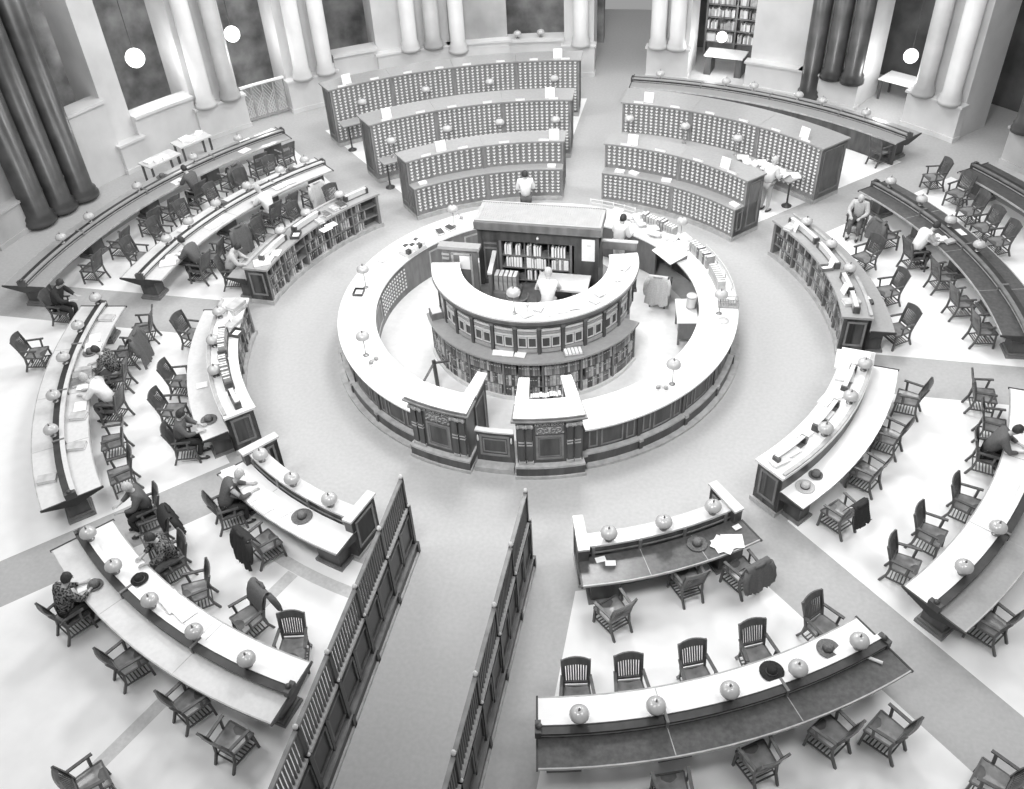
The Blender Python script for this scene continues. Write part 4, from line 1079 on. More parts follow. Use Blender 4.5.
def volume(px, py, z, label, group=None, k=None, rot=None, s=1.0, n=0):
    """closed book lying flat"""
    z += EPS; w, h, me = BOOK_MESH[random.randrange(6) if k is None else k]; q = snap(at(px, py, z), z, h*s/2)
    _ = BOOK_MESH[random.randrange(6) if k is None else k]
    o = bpy.data.objects.new('book', me); COL.objects.link(o)
    o.rotation_euler = (0, PI/2, 0); rz = R(pol(q)[1]+random.uniform(-20, 20)) if rot is None else R(rot)
    o.rotation_mode = 'XYZ'; o.matrix_world = Matrix.Translation((q.x, q.y, z+w/2*s)) @ Matrix.Rotation(rz, 4, 'Z') @ Matrix.Rotation(PI/2, 4, 'Y') @ Matrix.Translation((0, 0, -h/2*s)) @ Matrix.Scale(s, 4)
    tag(o, label, 'book', group); return o
def hat(px, py, z, label, m, brim=.19, flip=False, s=1.0):
    z += EPS; q = snap(at(px, py, z), z, brim+.01); t = thing('hat', label, 'hat', (q.x, q.y, z), random.uniform(0, 6))
    MB().lathe([(.0, .004), (brim*.9, .0), (brim, .018), (brim*.95, .022), (.10, .010), (.09, .012)], m, 20).build('brim', t, False)
    MB().lathe([(.095, .008), (.092, .07), (.08, .115), (.05, .13), (.0, .118)], m, 18).build('crown', t, False)
    MB().lathe([(.098, .012), (.0965, .045)], 'iron' if m != 'felt' else 'felt_grey', 18).build('hat_band', t, False)
    return t
def tray(px, py, z, w, d, h, rot, label, m='wood_mid'):
    z += EPS; q = at(px, py, z); t = thing('open_tray', label, 'tray', (q.x, q.y, z), R(rot))
    MB().box((0, 0, .008), (w, d, .016), m).build('bottom', t, False)
    for x, y, sx, sy in ((0, d/2, w, .014), (0, -d/2, w, .014), (w/2, 0, .014, d), (-w/2, 0, .014, d)): MB().box((x, y, h/2), (sx, sy, h), m).build('side', t, False)
    b = MB().box((0, 0, .025), (w*.7, d*.7, .018), 'paper'); b.build('paper_stack', t, False)
    return t
def book_prop(r, a0, a1, z, label):
    """long triangular book rest"""
    z += EPS; t = thing('book_stand', label, 'book stand', tuple(P(r, (a0+a1)/2, z)))
    b = MB(); b.arc(r-.02, r+.14, a0, a1, z, z+.015, 'wood_mid', 3); b.build('base', t)
    MB().arc(r-.0, r+.10, a0, a1, z+.03, z+.18, 'top_light', 3, z0b=z+.17, z1b=z+.19).build('slope', t)
    for a in (a0, a1): MB().arc(r-.02, r+.14, a-.3, a+.3, z, z+.17, 'wood_dark').build('end_piece', t)
    return t
def trough(r, a0, a1, z, label, bl):
    z += EPS; t = thing('book_trough', label, 'book trough', tuple(P(r, (a0+a1)/2, z)))
    MB().arc(r-.12, r+.10, a0, a1, z, z+.03, 'wood_dark', 3).build('base', t)
    for a in (a0, a1): MB().arc(r-.12, r+.10, a-.2, a+.2, z, z+.20, 'wood_dark').build('end_piece', t)
    a = a0+.3
    while a < a1-.6:
        w, h, me = BOOK_MESH[random.choice((2, 2, 1, 5))]; dw = math.degrees((w+.02)/r)
        o = bpy.data.objects.new('book', me); COL.objects.link(o); o.location = P(r-.01, a+dw/2, z+.03+EPS); o.rotation_euler.z = R(a+dw/2)+PI/2; tag(o, bl, 'book', label); a += dw
# inner five o'clock desk
for x, y in ((600, 556), (610.5, 562)): sheet(x, y, .78, .2, .13, "small white slip lying near the railings end of the dark inner five o'clock desk", "slips on the five o'clock desk")
for x, y, r_ in ((724, 543, 30), (740, 549, 10), (735, 558, -20)): sheet(x, y, .784, .42, .34, "big white sheet spread by the grey coat on the inner five o'clock desk", "sheets on the five o'clock desk", r_)
hat(697, 543, .78, "grey hat resting on the dark inner five o'clock desk", 'felt_grey', .2)
sheet(737, 526, .78, .16, .12, "white slip at the far end of the inner five o'clock desk", None, 40)
# outer five o'clock desk
hat(775, 676, .78, "black hat on the pale half of the outer five o'clock desk", 'felt', .21)
hat(834, 655, .78, "grey crumpled hat on the pale half of the outer five o'clock desk", 'felt_grey', .2)
for x, y, r_ in ((842, 647, 50), (848, 651, 46)): sheet(x, y, .78, .36, .12, "narrow sheet lying past the grey crumpled hat on the outer five o'clock desk", "narrow sheets at the outer five o'clock desk", r_)
q = at(874, 659, .80); o = MB().tube([(-.14, 0, .03), (.14, 0, .03)], .03, 'paper', 8).build('paper_roll', loc=(q.x, q.y, .78), world=False, rz=-.3); tag(o, "white paper roll at the aisle end of the outer five o'clock desk", 'paper')
# inner four o'clock desk
hat(805, 486, .78, "straw hat lying on the corner of the inner four o'clock table", 'straw', .2)
hat(815, 474, .78, "dark cap lying behind the straw hat at the inner four o'clock table", 'felt_grey', .15)
for x, y, w, d, r_ in ((845, 360, .7, .42, 82), (845, 373, .6, .40, 80), (838, 392, .34, .26, 70), (826, 400, .36, .24, 60), (826, 414, .30, .24, 62), (803, 434, .34, .26, 52), (788, 452, .5, .28, 45), (779, 460, .4, .26, 40)):
    sheet(x, y, 1.16, w, d, "pale folder among those laid along the top of the inner four o'clock desk", "folders on the four o'clock desk", r_, th=.05, m=random.choice(('paper', 'paper', 'top_light')))
book_prop(7.84, 319, 325.5, 1.16, "long sloping book rest beside the two hats, on the inner four o'clock desk")
book_prop(7.84, 329, 336, 1.16, "long sloping book rest in the middle of the inner four o'clock desk")
book_prop(7.84, 340, 346, 1.16, "long sloping book rest at the far end of the inner four o'clock desk")
# inner three o'clock desk
book_prop(7.84, 26.8, 35.5, 1.16, "sloping book rest at the far end of the inner three o'clock desk")
book_prop(7.84, 17.5, 25.2, 1.16, "sloping book rest in the middle of the inner three o'clock desk")
book_prop(7.84, 3.0, 8.0, 1.16, "sloping book rest at the near corner of the inner three o'clock desk")
book_prop(7.84, 9.2, 14, 1.16, "sloping book rest between the white cards of the inner three o'clock desk")
tray(826, 268, 1.16, .30, .22, .09, 20, "wooden tray of white slips on the inner three o'clock desk")
volume(851, 302, 1.16, "thick pale book lying at the near corner of the inner three o'clock desk", None, 2, 20, 1.6)
volume(790, 227, 1.16, "thick pale book lying at the far end of the inner three o'clock desk", None, 2, 60, 1.5)
def card(px, py, zc, label, yaw_a, s=.26, tilt=.25, base=None, group=None, r=None):
    """white card propped upright, its face towards direction yaw_a"""
    zb = EPS+(zc-s/2 if base is None else base)
    q = at(px, py, zb+s*.45)
    if r: q = P(r, pol(q)[1])
    t = thing('notice_card', label, 'notice card', (q.x, q.y, zb), R(yaw_a)+PI/2, group)
    b = MB(); b.hexa([(-s/2, -.03, 0), (s/2, -.03, 0), (s/2, -.02, 0), (-s/2, -.02, 0), (-s/2, .04, s), (s/2, .04, s), (s/2, .05, s), (-s/2, .05, s)], 'paper'); b.build('card_face', t, False)
    b = MB(); b.hexa([(-.03, .09, 0), (.03, .09, 0), (.03, .10, 0), (-.03, .10, 0), (-.03, .042, s*.8), (.03, .042, s*.8), (.03, .052, s*.8), (-.03, .052, s*.8)], 'paper_grey'); b.build('strut', t, False)
    return t
for i, (x, y) in enumerate(((803, 224), (844, 262), (859, 288))): card(x, y, 1.3, f"white card propped on the inner three o'clock desk, {ORD[i]} from the catalogues", 200, .24, base=1.16, r=7.74)
sheet(866, 297, .78, .2, .14, "white slip on the low table of the inner three o'clock desk", None, 20)
volume(867, 302, .78, "small dark open book on the low table of the inner three o'clock desk", None, 3, 10, .9)
for x, y in ((874, 182), (884, 186)): sheet(x, y, .78, .16, .12, "white slip at the aisle end of the dark outer three o'clock desk", "slips on the outer three o'clock desk")
for x, y in ((945, 238), (938, 236), (950, 233)): sheet(x, y, .785, .34, .26, "white sheet before the reader in white at the outer three o'clock desk", "sheets before the reader in white")
volume(950, 241, .80, "open book held by the reader in white", None, 2, 30, 1.2)
# inner ten o'clock desk
book_prop(7.84, 142.5, 148.0, 1.16, "sloping pale book rest at the catalogue end of the inner ten o'clock desk")
book_prop(7.84, 156, 163.5, 1.16, "sloping book rest in the middle of the inner ten o'clock desk")
book_prop(7.84, 167, 175.5, 1.16, "sloping book rest at the near end of the inner ten o'clock desk")
tray(296, 235, 1.16, .36, .26, .09, 100, "wooden tray on the inner ten o'clock desk", 'wood_dark')
for x, y, k in ((320, 221, 2), (326, 214, 0), (334, 208, 2), (341, 205, 3), (318, 214, 1)): volume(x, y, 1.16, "book lying among the pile on the middle of the inner ten o'clock desk", "piled books on the ten o'clock desk", k, None, 1.2)
for x, y in ((326, 228), (331, 224), (276, 252), (268, 258)): sheet(x, y, 1.16, .34, .25, "white paper on top of the inner ten o'clock desk", "papers on the ten o'clock desk")
sheet(262, 262, 1.162, .45, .36, "large open volume at the near end of the inner ten o'clock desk", None, 30, th=.04)
# second ten o'clock desk
for x, y in ((258, 190), (266, 186)): volume(x, y, .78, "book beside the screen of the second ten o'clock desk", "books on the second ten o'clock desk", 2, 30, 1.4)
for x, y in ((170, 256), (160, 261)): sheet(x, y, .785, .46, .36, "open white folio before the reader in grey at the second ten o'clock desk", "open folio at the ten o'clock desk", 25, th=.03)
for x, y in ((205, 223), (213, 220), (221, 217), (190, 229), (284, 178), (276, 184)): sheet(x, y, .782, .4, .3, "white sheet spread on the second ten o'clock desk", "sheets on the second ten o'clock desk")
hat(296, 172, .78, "grey hat at the aisle end of the second ten o'clock desk", 'felt_grey', .2)
hat(228, 205, .78, "grey hat between the sheets on the second ten o'clock desk", 'felt_grey', .18)
for x, y in ((172, 178), (180, 181), (240, 147), (250, 142), (262, 135), (270, 130)): sheet(x, y, .782, .4, .3, "white sheet on the third ten o'clock desk", "sheets on the third ten o'clock desk")
hat(160, 175, .78, "grey hat on the third ten o'clock desk by the wall", 'felt_grey', .2)
# inner nine o'clock desk
for i, (x, y) in enumerate(((237, 309), (236, 305))): volume(x, y, 1.16+.1*i, "large pale book in the two-book stack on the inner nine o'clock desk", "two-book stack on the nine o'clock desk", 2, 75, 1.9)
volume(233, 324, 1.16, "large pale book lying alone on top of the inner nine o'clock desk", None, 2, 80, 1.7)
tray(237, 333, 1.16, .3, .26, .09, 85, "wooden tray of slips on the inner nine o'clock desk", 'wood_dark')
trough(7.9, 200.5, 207.5, 1.16, "trough of pale books beside the tray on the inner nine o'clock desk", "pale book standing in the trough beside the tray on the nine o'clock desk")
trough(7.9, 209.0, 217.0, 1.16, "trough of pale books at the near half of the inner nine o'clock desk", "pale book standing in the near trough on the nine o'clock desk")
card(220, 318, 1.3, "white card propped on the inner nine o'clock desk", 20, .26, base=1.16, r=7.76)
book_prop(7.84, 218.5, 222.5, 1.16, "short dark book rest at the near end of the inner nine o'clock desk")
sheet(202, 384, .78, .26, .22, "white square slip on the low table of the inner nine o'clock desk", None, 30)
hat(209, 419, .78, "grey hat on the low table of the inner nine o'clock desk", 'felt_grey', .19)
# inner eight o'clock desk
for x, y in ((228, 473), (240, 480), (252, 487), (262, 494), (272, 500), (283, 507), (247, 496), (262, 506)): sheet(x, y, .782, .42, .32, "white sheet spread over the inner eight o'clock desk", "sheets on the eight o'clock desk")
hat(303, 515, .78, "grey felt hat on the inner eight o'clock desk", 'felt_grey', .22)
# outer eight o'clock desk
hat(99, 582, .79, "dark cap standing on the outer eight o'clock desk", 'felt_grey', .15)
hat(132, 584, .79, "dark bowl-shaped hat beside the third lamp of the outer eight o'clock desk", 'felt', .17)
for x, y in ((168, 586), (178, 596), (190, 604), (160, 578), (205, 616)): sheet(x, y, .782, .46, .34, "white sheet on the inward half of the outer eight o'clock desk", "sheets on the outer eight o'clock desk")
sheet(80, 588, .782, .3, .24, "white sheet before the checked reader at the outer eight o'clock desk", None, 40)
# outer nine o'clock desk
volume(103, 318, .78, "large pale open book at the far end of the outer nine o'clock desk", None, 2, None, 1.5)
for x, y in ((86, 338), (90, 346), (112, 345), (98, 382), (88, 404)): sheet(x, y, .782, .36, .28, "white sheet on the outer nine o'clock desk", "sheets on the outer nine o'clock desk", th=.02)
hat(87, 352, .78, "dark hat on the outer nine o'clock desk", 'felt_grey', .19)
for x, y, k in ((79, 376, 1), (70, 384, 0), (74, 372, 2), (62, 474, 2), (80, 416, 2), (75, 447, 2)): volume(x, y, .78, "book lying on the outer nine o'clock desk", "books on the outer nine o'clock desk", k, None, 1.5)

# the round counter
bk = at(413, 250, 1.05)
t = thing('pigeonhole_rack', 'low rack of stacked pale boxes on the round counter', 'rack', tuple(bk), R(62))
MB().box((0, 0, .05), (.72, .40, .10), 'top_light').build('base', t, False)
for i in range(5):
    for j in range(3): MB().box((-.28+.14*i, -.13+.13*j, .16), (.11, .11, .12), 'paper' if (i+j) % 3 else 'wood_dark').build('box', t, False)
for x, y in ((383, 258), (391, 250), (378, 270), (396, 262), (371, 278)): sheet(x, y, 1.05, .3, .22, 'white paper lying on the counter between the tray and the rack', 'papers on the counter by the tray', m='paper_grey')
for x, y in ((440, 232), (450, 228)): volume(x, y, 1.05, 'thin dark book lying on the counter near the rack', 'thin books on the counter', 3, None, 1.0)
tray(359, 292, 1.05, .3, .26, .07, 95, 'open tray by the lamp on the round counter', 'wood_dark')
sheet(372, 289, 1.05, .24, .2, 'white sheet beside the open tray on the round counter', None, 10)
def inkstand(px, py, label):
    q = at(px, py, 1.05); t = thing('inkstand', label, 'inkstand', (q.x, q.y, 1.05), random.uniform(0, 3))
    MB().box((0, 0, .012), (.34, .2, .024), 'top_light').build('tray', t, False)
    for x in (-.09, .09): MB().lathe([(.05, .024), (.05, .08), (.03, .1), (.0, .1)], 'top_grey', 10, (x, 0, 0)).build('inkwell', t, False)
    MB().box((0, .06, .06), (.12, .06, .08), 'paper').build('card_holder', t, False)
inkstand(374, 361, "inkstand by the lamp on the bare stretch facing the nine o'clock desk"); inkstand(662, 388, 'inkstand with white blotters on the bare near stretch of the counter'); inkstand(460, 217, 'inkstand by the lamp near the ribbed-roof cabinet')
for i in range(16):
    a = 40+i*2.1; r = random.uniform(4.4, 4.95); q = P(r, a, 1.05)
    o = MB().box((0, 0, .02), (random.uniform(.25, .45), random.uniform(.2, .32), .04), random.choice(('paper', 'paper', 'paper_grey'))).build('paper_stack', loc=(q.x, q.y, 1.052+.042*(i % 4)), world=False, rz=random.uniform(0, 3)); tag(o, 'stack of white papers on the crowded far stretch of the round counter', 'papers', 'paper stacks on the counter')
dsk = at(671, 250, 1.2)
t = thing('sloping_desk_board', 'large sloping white board on the inner edge of the round counter', 'board', (dsk.x, dsk.y, 1.05), R(-50))
MB().box((0, 0, .12), (.85, .6, .03), 'paper', 0, Matrix.Rotation(.22, 4, 'X')).build('board', t, False)
for x in (-.35, .35): MB().hexa([(x-.02, -.28, 0), (x+.02, -.28, 0), (x+.02, .28, 0), (x-.02, .28, 0), (x-.02, -.28, .03), (x+.02, -.28, .03), (x+.02, .28, .15), (x-.02, .28, .15)], 'wood_mid').build('support', t, False)
def upright_books(r, a0, a1, z, label, group, ks):
    a = a0
    while a < a1:
        w, h, me = BOOK_MESH[random.choice(ks)]; dw = math.degrees((w*1.3+.035)/r)
        o = bpy.data.objects.new('book', me); COL.objects.link(o); o.location = P(r, a, z+EPS); o.scale = (1.3, 1.3, 1.2); o.rotation_euler.z = R(a)-PI/2; tag(o, label, 'book', group); a += dw
upright_books(4.85, 48, 62, 1.05, 'pale book standing in the row at the outer edge of the counter behind the papers', 'far row of books on the counter', (2, 2, 1))
upright_books(4.8, 26.5, 38, 1.05, 'book standing in the row on the counter beside the sloping board', 'near row of books on the counter', (2, 0, 2, 1))
upright_books(4.75, 13, 23, 1.05, 'pale book in the row between the wire rail and the lamp on the counter', 'books beside the wire rail', (2,))
def wire_rail(r, a0, a1, label, z=1.05, h=.26):
    t = thing('wire_rail', label, 'rail', tuple(P(r, (a0+a1)/2, z)))
    n = int((a1-a0)/1.2)
    for zz in (h, h*.55): MB().tube([P(r, a0+(a1-a0)*i/n, z+zz) for i in range(n+1)], .013, 'top_light', 5).build('rod', t)
    for i in range(5):
        a = a0+(a1-a0)*i/4; MB().tube([P(r, a, z), P(r, a, z+h+.03)], .016, 'top_light', 6).build('post', t)
wire_rail(5.03, 6, 34, 'thin metal rail along the outer edge of the counter by the books')
wire_rail(5.03, 66, 82, 'thin metal rail at the far edge of the counter near the central aisle')
q = at(728, 304, 1.05)
t = thing('wire_basket', 'wire letter basket on the round counter beside the metal rail', 'basket', (q.x, q.y, 1.05), R(5))
MB().box((0, 0, .02), (.5, .3, .02), 'top_grey').build('bottom', t, False)
for y in (-.15, .15, 0):
    b = MB()
    for i in range(9): b.tube([(-.25+.5*i/8, y, .02), (-.25+.5*i/8, y, .16)], .007, 'top_grey', 4)
    b.bar((-.25, y, .16), (.25, y, .16), .014, .014, 'top_grey'); b.build('wire_side', t, False)
MB().box((.1, .07, .08), (.2, .12, .12), 'paper').build('letters', t, False)
q = P(4.75, -3, 1.052); o = MB().lathe([(.14, 0), (.14, .02), (.05, .03)], 'paper_grey', 14).build('blotter_dish', loc=tuple(q), world=False); tag(o, 'small round grey dish on the bare stretch of counter near the wire basket', 'dish')
# inside the ring
o, loc, yaw = chair(660, 286, 'o', 52, 'armchair hung with a pale coat inside the ring by the knee hole'); coat((o, loc, yaw), 'pale coat hanging over the chair inside the ring', 'cloth_light', .75, 21, True, .26)
q = at(688, 318, 0); q = P(3.86, 7.5)
t = thing('low_side_table', 'small white-topped side table against the inside of the ring', 'table', tuple(q), R(7.5))
MB().box((0, 0, .73), (.52, 1.05, .04), 'top_pale').build('tabletop', t, False)
for x in (-.2, .2):
    for y in (-.46, .46): MB().box((x, y, .355), (.05, .05, .71), 'wood_mid').build('leg', t, False)
MB().box((.0, -.3, .45), (.4, .4, .5), 'wood_mid').build('drawer_box', t, False)
q = P(3.98, 9.5, .75); t = thing('paper_drum', 'pale upright drum standing on the small side table', 'drum', tuple(q)); MB().lathe([(.13, 0), (.135, .02), (.135, .36), (.13, .38), (.0, .38)], 'top_light', 16).build('drum_body', t, False)
for z in (.03, .33): MB().lathe([(.137, z), (.14, z+.01), (.14, z+.02), (.137, z+.03)], 'top_grey', 16).build('hoop', t, False)
# ledge and desk of the central station
for x, y, r_ in ((498, 352, 5), (508, 353, 3), (520, 354, -3)): sheet(x, y, 1.2, .26, .2, 'white sheet on the ledge of the central station', 'sheets on the station ledge', r_, th=.02)
q = at(573, 352, 1.2); t = thing('card_tray', 'small tray of white cards on the ledge of the central station', 'tray', (q.x, q.y, 1.202), R(22)); MB().box((0, 0, .02), (.46, .28, .04), 'top_grey').build('tray_base', t, False)
for i in range(5): MB().box((-.17+.085*i, 0, .06), (.06, .22, .05), 'paper').build('card_stack', t, False)
q = at(436, 318, 1.2); t = thing('book_crate', 'small crate of papers at the end of the station ledge, beside the glazed front', 'crate', tuple(P(2.63, 209, 1.202)), R(30)); MB().box((0, 0, .09), (.3, .34, .18), 'wood_mid').build('crate_body', t, False); MB().box((0, 0, .19), (.24, .28, .02), 'paper').build('paper_stack', t, False)
for i in range(14):
    a = 270+i*6.8; q = P(random.uniform(2.0, 2.4), a, 2.25)
    o = MB().box((0, 0, .012), (.3, .22, .024), random.choice(('paper', 'paper', 'paper_grey'))).build('paper_sheet', loc=(q.x, q.y, 2.252+.025*(i % 3)), world=False, rz=random.uniform(0, 3)); tag(o, 'white sheet lying on the raised desk of the central station', 'paper', 'sheets on the raised desk')
q = at(529, 310, 2.4); t = thing('telephone', 'small upright stand with round top on the raised desk of the station', 'telephone', tuple(P(2.3, 277, 2.25)))
MB().lathe([(.07, 0), (.07, .02), (.025, .05), (.02, .22), (.0, .22)], 'top_light', 12).build('stand', t, False); MB().lathe([(.045, .22), (.05, .25), (.03, .29), (.0, .29)], 'paper_grey', 12).build('mouthpiece', t, False)

# catalogue cards and notices
for x, y, zc, r, lab in ((443, 148, 1.88, 7.7, "white notice card on the front eleven o'clock catalogue, towards the ten o'clock desk"), (553, 141, 1.88, 7.7, "white notice card on the front eleven o'clock catalogue, towards the central aisle"),
                         (386, 112, 2.1, 10.45, "white notice card on the middle eleven o'clock catalogue, towards the ten o'clock desk"), (550, 90, 2.1, 10.45, "white notice card on the middle eleven o'clock catalogue, towards the central aisle"),
                         (345, 77, 2.15, 13.9, "white notice card on the rear eleven o'clock catalogue, towards the ten o'clock desk"), (558, 50, 2.15, 13.9, "white notice card on the rear eleven o'clock catalogue, towards the central aisle"),
                         (633, 139, 1.88, 7.7, "white notice card on the front one o'clock catalogue, towards the central aisle"), (728, 161, 1.88, 7.7, "white notice card on the front one o'clock catalogue, towards the three o'clock desk"),
                         (650, 95, 1.9, 10.9, "white notice card on the rear one o'clock catalogue, towards the central aisle"), (811, 129, 1.9, 10.9, "white notice card on the rear one o'clock catalogue, towards the three o'clock desk")):
    a = pol(at(x, y, zc+.15))[1]; q = P(r, a, zc)
    t = card(x, y, zc+.15, lab, a+180, .32, base=zc+EPS); q.z += EPS; t.location = q
for x, y, lab in ((560, 158, 'a'),):
    pass
for r, a, lab in ((7.4, 97, 'central aisle end'), (7.42, 129.5, "ten o'clock end")):
    q = P(r, a, 1.092); o = MB().box((0, 0, .03), (.26, .16, .06), 'paper').build('card_stack', loc=tuple(q), world=False, rz=R(a+90)); tag(o, f"stack of white cards on the catalogue ledge, {lab} at eleven o'clock", 'cards')
for r, a, lab in ((7.4, 80, 'by the central aisle end'), (7.42, 76.5, 'beside the dark gap'), (7.4, 68, 'in the middle of the ledge'), (7.4, 49, "at the three o'clock end")):
    q = P(r, a, 1.062); o = MB().box((0, 0, .03), (.3, .17, .06), 'paper').build('card_stack', loc=tuple(q), world=False, rz=R(a+90+random.uniform(-25, 25))); tag(o, f"stack of white cards on the one o'clock catalogue ledge, {lab}", 'cards')
for i in range(9):
    q = P(random.uniform(9.9, 10.25), 49.5+i*1.3, 1.0); o = MB().box((0, 0, .02), (.36, .26, .04), 'paper').build('paper_sheet', loc=(q.x, q.y, 1.002+.041*(i % 3)), world=False, rz=random.uniform(0, 3)); tag(o, "white sheet on the end of the consulting table at one o'clock", 'paper', 'sheets on the consulting table')

tag(BOOKS_REST.build('shelved_books', loc=(0, 0, 0)), 'remaining rows of bound books in the lower shelves and the nine o\'clock bookcase', 'books', kind='stuff')

# ------------------------------------------------------------------ walls: piers, columns, recesses
WZ = 8.0
def pierwall(name, a0, a1, m='marble_pale', plinth=1.2, r=18.0, pm=None):
    b = MB().arc(r, r+1.6, a0, a1, 0, WZ, m, 2)
    o = b.build(name, loc=(0, 0, 0)); tag(o, kind='structure')
    if plinth:
        p_ = MB().arc(r-.35, r, a0-.2, a1+.2, 0, plinth, pm or m, 2).arc(r-.42, r, a0-.4, a1+.4, plinth, plinth+.08, pm or m, 2).arc(r-.40, r, a0-.3, a1+.3, 0, .16, pm or m, 2)
        o = p_.build('baseboard_'+name.split('_')[1], loc=(0, 0, 0)); tag(o, kind='structure')
def column(a, m, r=17.62, rad=.30, z0=1.28):
    b = MB().lathe([(rad*1.3, z0), (rad*1.3, z0+.12), (rad*1.15, z0+.2), (rad*1.2, z0+.27), (rad, z0+.36), (rad, WZ)], m, 20, P(r, a))
    tag(b.build('column', loc=tuple(P(r, a)), world=True), kind='structure')
pierwall('wall_northeast', 47.0, 53.2); column(48.3, 'marble_pale'); column(51.6, 'marble_grey')
pierwall('wall_northeast.001', 59.6, 66.6, 'marble_pale', 1.0)
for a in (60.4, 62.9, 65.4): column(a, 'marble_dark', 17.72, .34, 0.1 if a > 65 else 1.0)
pierwall('wall_northeast.002', 66.6, 73.4, 'marble_pale', 1.0)
pierwall('wall_north', 81.2, 86.2); column(82.6, 'marble_pale'); column(85.0, 'marble_pale')
pierwall('wall_north.001', 93.4, 97.2, 'marble_pale'); column(95, 'marble_pale')
pierwall('wall_north.002', 104.5, 112, 'marble_grey', 1.5, pm='marble_pale'); column(111, 'marble_pale'); 
pierwall('wall_north.003', 112, 121.4, 'marble_pale', 1.5); column(114.2, 'marble_grey', 17.6, .3, 1.58); column(117.2, 'marble_pale', 17.6, .3, 1.58)
pierwall('wall_northwest', 127.2, 133.4, 'marble_pale'); column(128.5, 'marble_pale'); column(131.6, 'marble_pale')
pierwall('wall_northwest.001', 139.6, 145.6, 'marble_pale'); column(141.2, 'marble_grey'); column(144.4, 'marble_pale')
pierwall('wall_northwest.002', 153.2, 156.0, 'marble_pale', 1.0)
pierwall('wall_west', 161.6, 174, 'marble_grey', 1.0)
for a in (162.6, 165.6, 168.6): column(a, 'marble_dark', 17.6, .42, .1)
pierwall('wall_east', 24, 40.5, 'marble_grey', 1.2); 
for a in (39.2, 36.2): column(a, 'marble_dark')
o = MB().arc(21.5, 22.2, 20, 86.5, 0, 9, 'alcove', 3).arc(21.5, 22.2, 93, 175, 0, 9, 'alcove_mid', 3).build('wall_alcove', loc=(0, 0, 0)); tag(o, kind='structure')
# sills across the recesses
for nm, a0, a1, z in (('wall_sill', 145.6, 153.2, 1.75), ('wall_sill.003', 156.0, 161.6, 2.7), ('wall_sill.001', 121.4, 127.2, 1.8), ('wall_sill.002', 97.2, 104.5, 1.5)):
    o = MB().arc(17.8, 18.4, a0, a1, 0, z-.1, 'marble_pale', 2).arc(17.7, 18.5, a0, a1, z-.1, z, 'marble_pale', 2).build(nm, loc=(0, 0, 0)); tag(o, kind='structure')
for nm, a0, a1, r in (('wall_recess', 67.5, 73.5, 18), ('wall_jamb', 133.0, 133.6, 18), ('wall_jamb.001', 139.4, 140, 18)):
    pass
# lattice gate
t = thing('lattice_gate', 'grilled gate closing the recess between two piers beyond the ten o\'clock desks', 'gate', tuple(P(18.0, 136.5)))
for i in range(4):
    a0, a1 = 133.8+1.4*i, 133.8+1.4*(i+1)
    f = MB(); f.arc(17.98, 18.04, a0, a0+.1, 0, 1.35, 'top_grey'); f.arc(17.98, 18.04, a1-.1, a1, 0, 1.35, 'top_grey'); f.arc(17.98, 18.04, a0, a1, .05, .13, 'top_grey'); f.build('frame', t)
    g_ = MB()
    for k in range(-4, 6):
        for s in (1, -1):
            pts = []
            for u in range(9):
                x = k/4+ s*u/8*1.6; z = .13+1.17*u/8
                if 0 <= x <= 1: pts.append(P(18.0, a0+(a1-a0)*x, z))
            if len(pts) > 1: g_.bar(pts[0], pts[-1], .022, .016, 'top_light')
    g_.build('lattice', t)
MB().arc(17.95, 18.07, 133.7, 139.4, 1.33, 1.4, 'top_pale', 2).build('top_rail', t)
# recess furnishings seen between the piers
t = thing('alcove_bookshelf', 'tall bookshelf in the recess behind the rear one o\'clock catalogue', 'bookshelf', tuple(P(20.6, 77.3)))
b = MB().arc(20.9, 21.0, 74, 81, 0, 3.4, 'wood_mid', 2)
for a in (74, 77.4, 80.8): b.arc(20.5, 20.9, a-.1, a+.1, 0, 3.4, 'wood_mid')
b.build('case', t)
for z in (.6, 1.1, 1.6, 2.1, 2.6, 3.1): MB().arc(20.5, 20.9, 74, 80.9, z, z+.04, 'wood_mid', 2).build('shelf', t)
bk_ = MB()
for z in (.64, 1.14, 1.64, 2.14, 2.64):
    a = 74.2
    while a < 80.6:
        w = random.uniform(.04, .08); h = random.uniform(.24, .36); dw = math.degrees(w/20.6)
        if random.random() < .9 and not (77.0 < a < 77.55): bk_.arc(20.55, 20.8, a, a+dw*.92, z+EPS, z+h, random.choice(('book_c', 'book_c', 'pages', 'book_b')))
        a += dw
tag(bk_.build('alcove_books', loc=tuple(P(20.6, 77.3)), world=True), 'pale books filling the tall bookshelf in the north recess', 'books', kind='stuff')
t = thing('alcove_desk', 'desk with white papers in the recess behind the rear one o\'clock catalogue', 'desk', tuple(P(18.9, 77)))
MB().arc(18.5, 19.4, 74.8, 79.6, .74, .8, 'top_light', 2).build('desk_top', t)
for a in (75.3, 79.1): MB().arc(18.55, 19.35, a-.4, a+.4, 0, .74, 'wood_dark').build('pedestal', t)
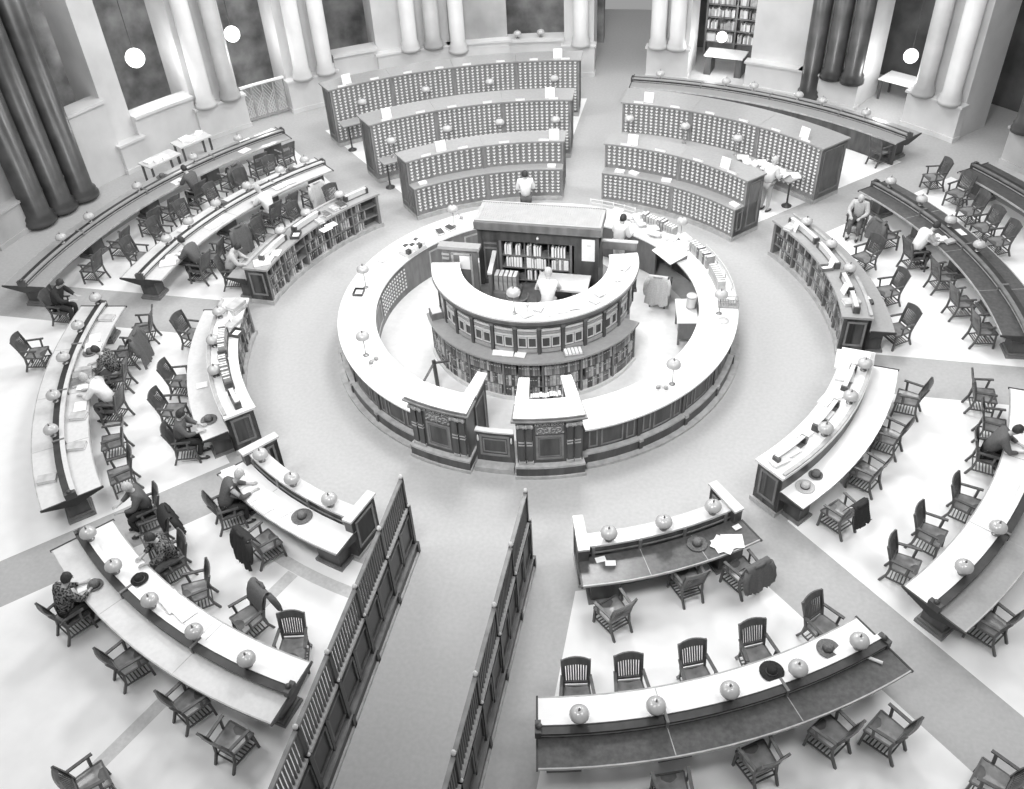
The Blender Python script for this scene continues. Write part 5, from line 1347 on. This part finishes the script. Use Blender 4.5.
def globe(px, py, r, label, s=.22, hang=True):
    best = None
    for i in range(900):
        z = i*.01; q = at(px, py, z); d = abs(math.hypot(q.x, q.y)-r)
        if best is None or d < best[0]: best = (d, q)
    q = best[1]
    t = thing('globe_lamp', label, 'lamp', (q.x, q.y, q.z-s if hang else q.z))
    MB().lathe([(.0, 0), *[(s*math.sin(PI*k/10), s-s*math.cos(PI*k/10)) for k in range(1, 10)], (.0, s*2)], 'lit_globe', 20).build('globe', t, False)
    pl = bpy.data.lights.new('globe_light', 'POINT'); pl.energy = 80; pl.shadow_soft_size = s; po = bpy.data.objects.new('globe_light', pl); COL.objects.link(po); po.location = (q.x*.93, q.y*.93, q.z)
    if hang: MB().tube([(0, 0, s*1.95), (0, 0, WZ-q.z+s)], .015, 'iron', 6).build('hanging_rod', t, False)
    return t
globe(135, 57, 19.3, 'lit globe lamp hanging in the recess beside the dark marble columns', .34)
globe(232, 33, 19.5, 'lit globe lamp hanging above the lattice gate', .3)
globe(911, 55, 19.5, "lit globe lamp hanging in the recess beyond the one o'clock desk end", .26)
globe(722, 36, 19.6, 'lit lamp hanging over the desk in the north recess', .22)
for i, (x, y) in enumerate(((505, 33), (540, 32), (322, 65))):
    pass
lamp('S', P(17.95, 103.2, 1.5), "opal dome lamp on the wall sill, farther of the two from the central aisle", 'wall sill lamps')
lamp('S', P(18.0, 100.2, 1.5), "opal dome lamp on the wall sill, nearer of the two to the central aisle", 'wall sill lamps')
q = P(19.6, 56.4); t = thing('alcove_table', 'table under a white cloth in the recess beyond the one o\'clock desk end', 'table', tuple(q), R(56.4))
MB().box((0, 0, .76), (1.0, 1.8, .05), 'paper').build('tabletop', t, False)
for x in (-.4, .4):
    for y in (-.8, .8): MB().box((x, y, .367), (.07, .07, .735), 'wood_dark').build('leg', t, False)
for i, (a, r) in enumerate(((149, 16.6), (154.5, 16.2))):
    q = P(r, a); t = thing('side_table', ('pale paper-strewn side table against the wall below the recess sill', 'pale side table by the wall nearer the dark columns')[i], 'table', tuple(q), R(a))
    MB().box((0, 0, .76), (.7, 1.3, .05), 'top_light').build('tabletop', t, False)
    for x in (-.28, .28):
        for y in (-.55, .55): MB().box((x, y, .367), (.06, .06, .735), 'wood_dark').build('leg', t, False)
    for k in range(4):
        w = P(r+random.uniform(-.2, .2), a+random.uniform(-1.6, 1.6), .785+.001*k)
        o = MB().box((0, 0, .03), (.34, .26, .06), 'paper').build('paper_stack', loc=tuple(w), world=False, rz=random.uniform(0, 3)); tag(o, ('white paper stack on the side table below the recess sill', 'white paper stack on the side table nearer the dark columns')[i], 'papers', f'papers on wall table {i}')

# ------------------------------------------------------------------ light
w = bpy.data.worlds.new('world'); scene.world = w; w.use_nodes = True
bg = w.node_tree.nodes['Background']; bg.inputs['Color'].default_value = (1, 1, 1, 1); bg.inputs['Strength'].default_value = .36
def area(name, loc, size, power, target=(0, 0, 0), shape='DISK', spread=PI):
    l = bpy.data.lights.new(name, 'AREA'); l.shape = shape; l.size = size; l.energy = power; l.spread = spread
    o = bpy.data.objects.new(name, l); COL.objects.link(o); o.location = loc
    d = Vector(target)-Vector(loc); o.rotation_euler = d.to_track_quat('-Z', 'Y').to_euler(); return o
WIN = {90: .74, 45: .70, 135: .70, 0: .35, 180: .42, 225: .68, 315: .56, 270: .95}
for a, k in WIN.items():
    area('window_light', P(15, a, 17), 5.0, 1500*k, (0, 13 if a == 270 else 1.5, 0), 'SQUARE', R(105) if a == 270 else PI)
area('dome_light', (0, 5, 16.5), 5, 1750)
vs = scene.view_settings
vs.view_transform = 'Standard'; vs.look = 'None'; vs.gamma = 1; vs.use_curve_mapping = False; vs.exposure = -0.09
scene.cycles.max_bounces = 6 if hasattr(scene, 'cycles') else 0
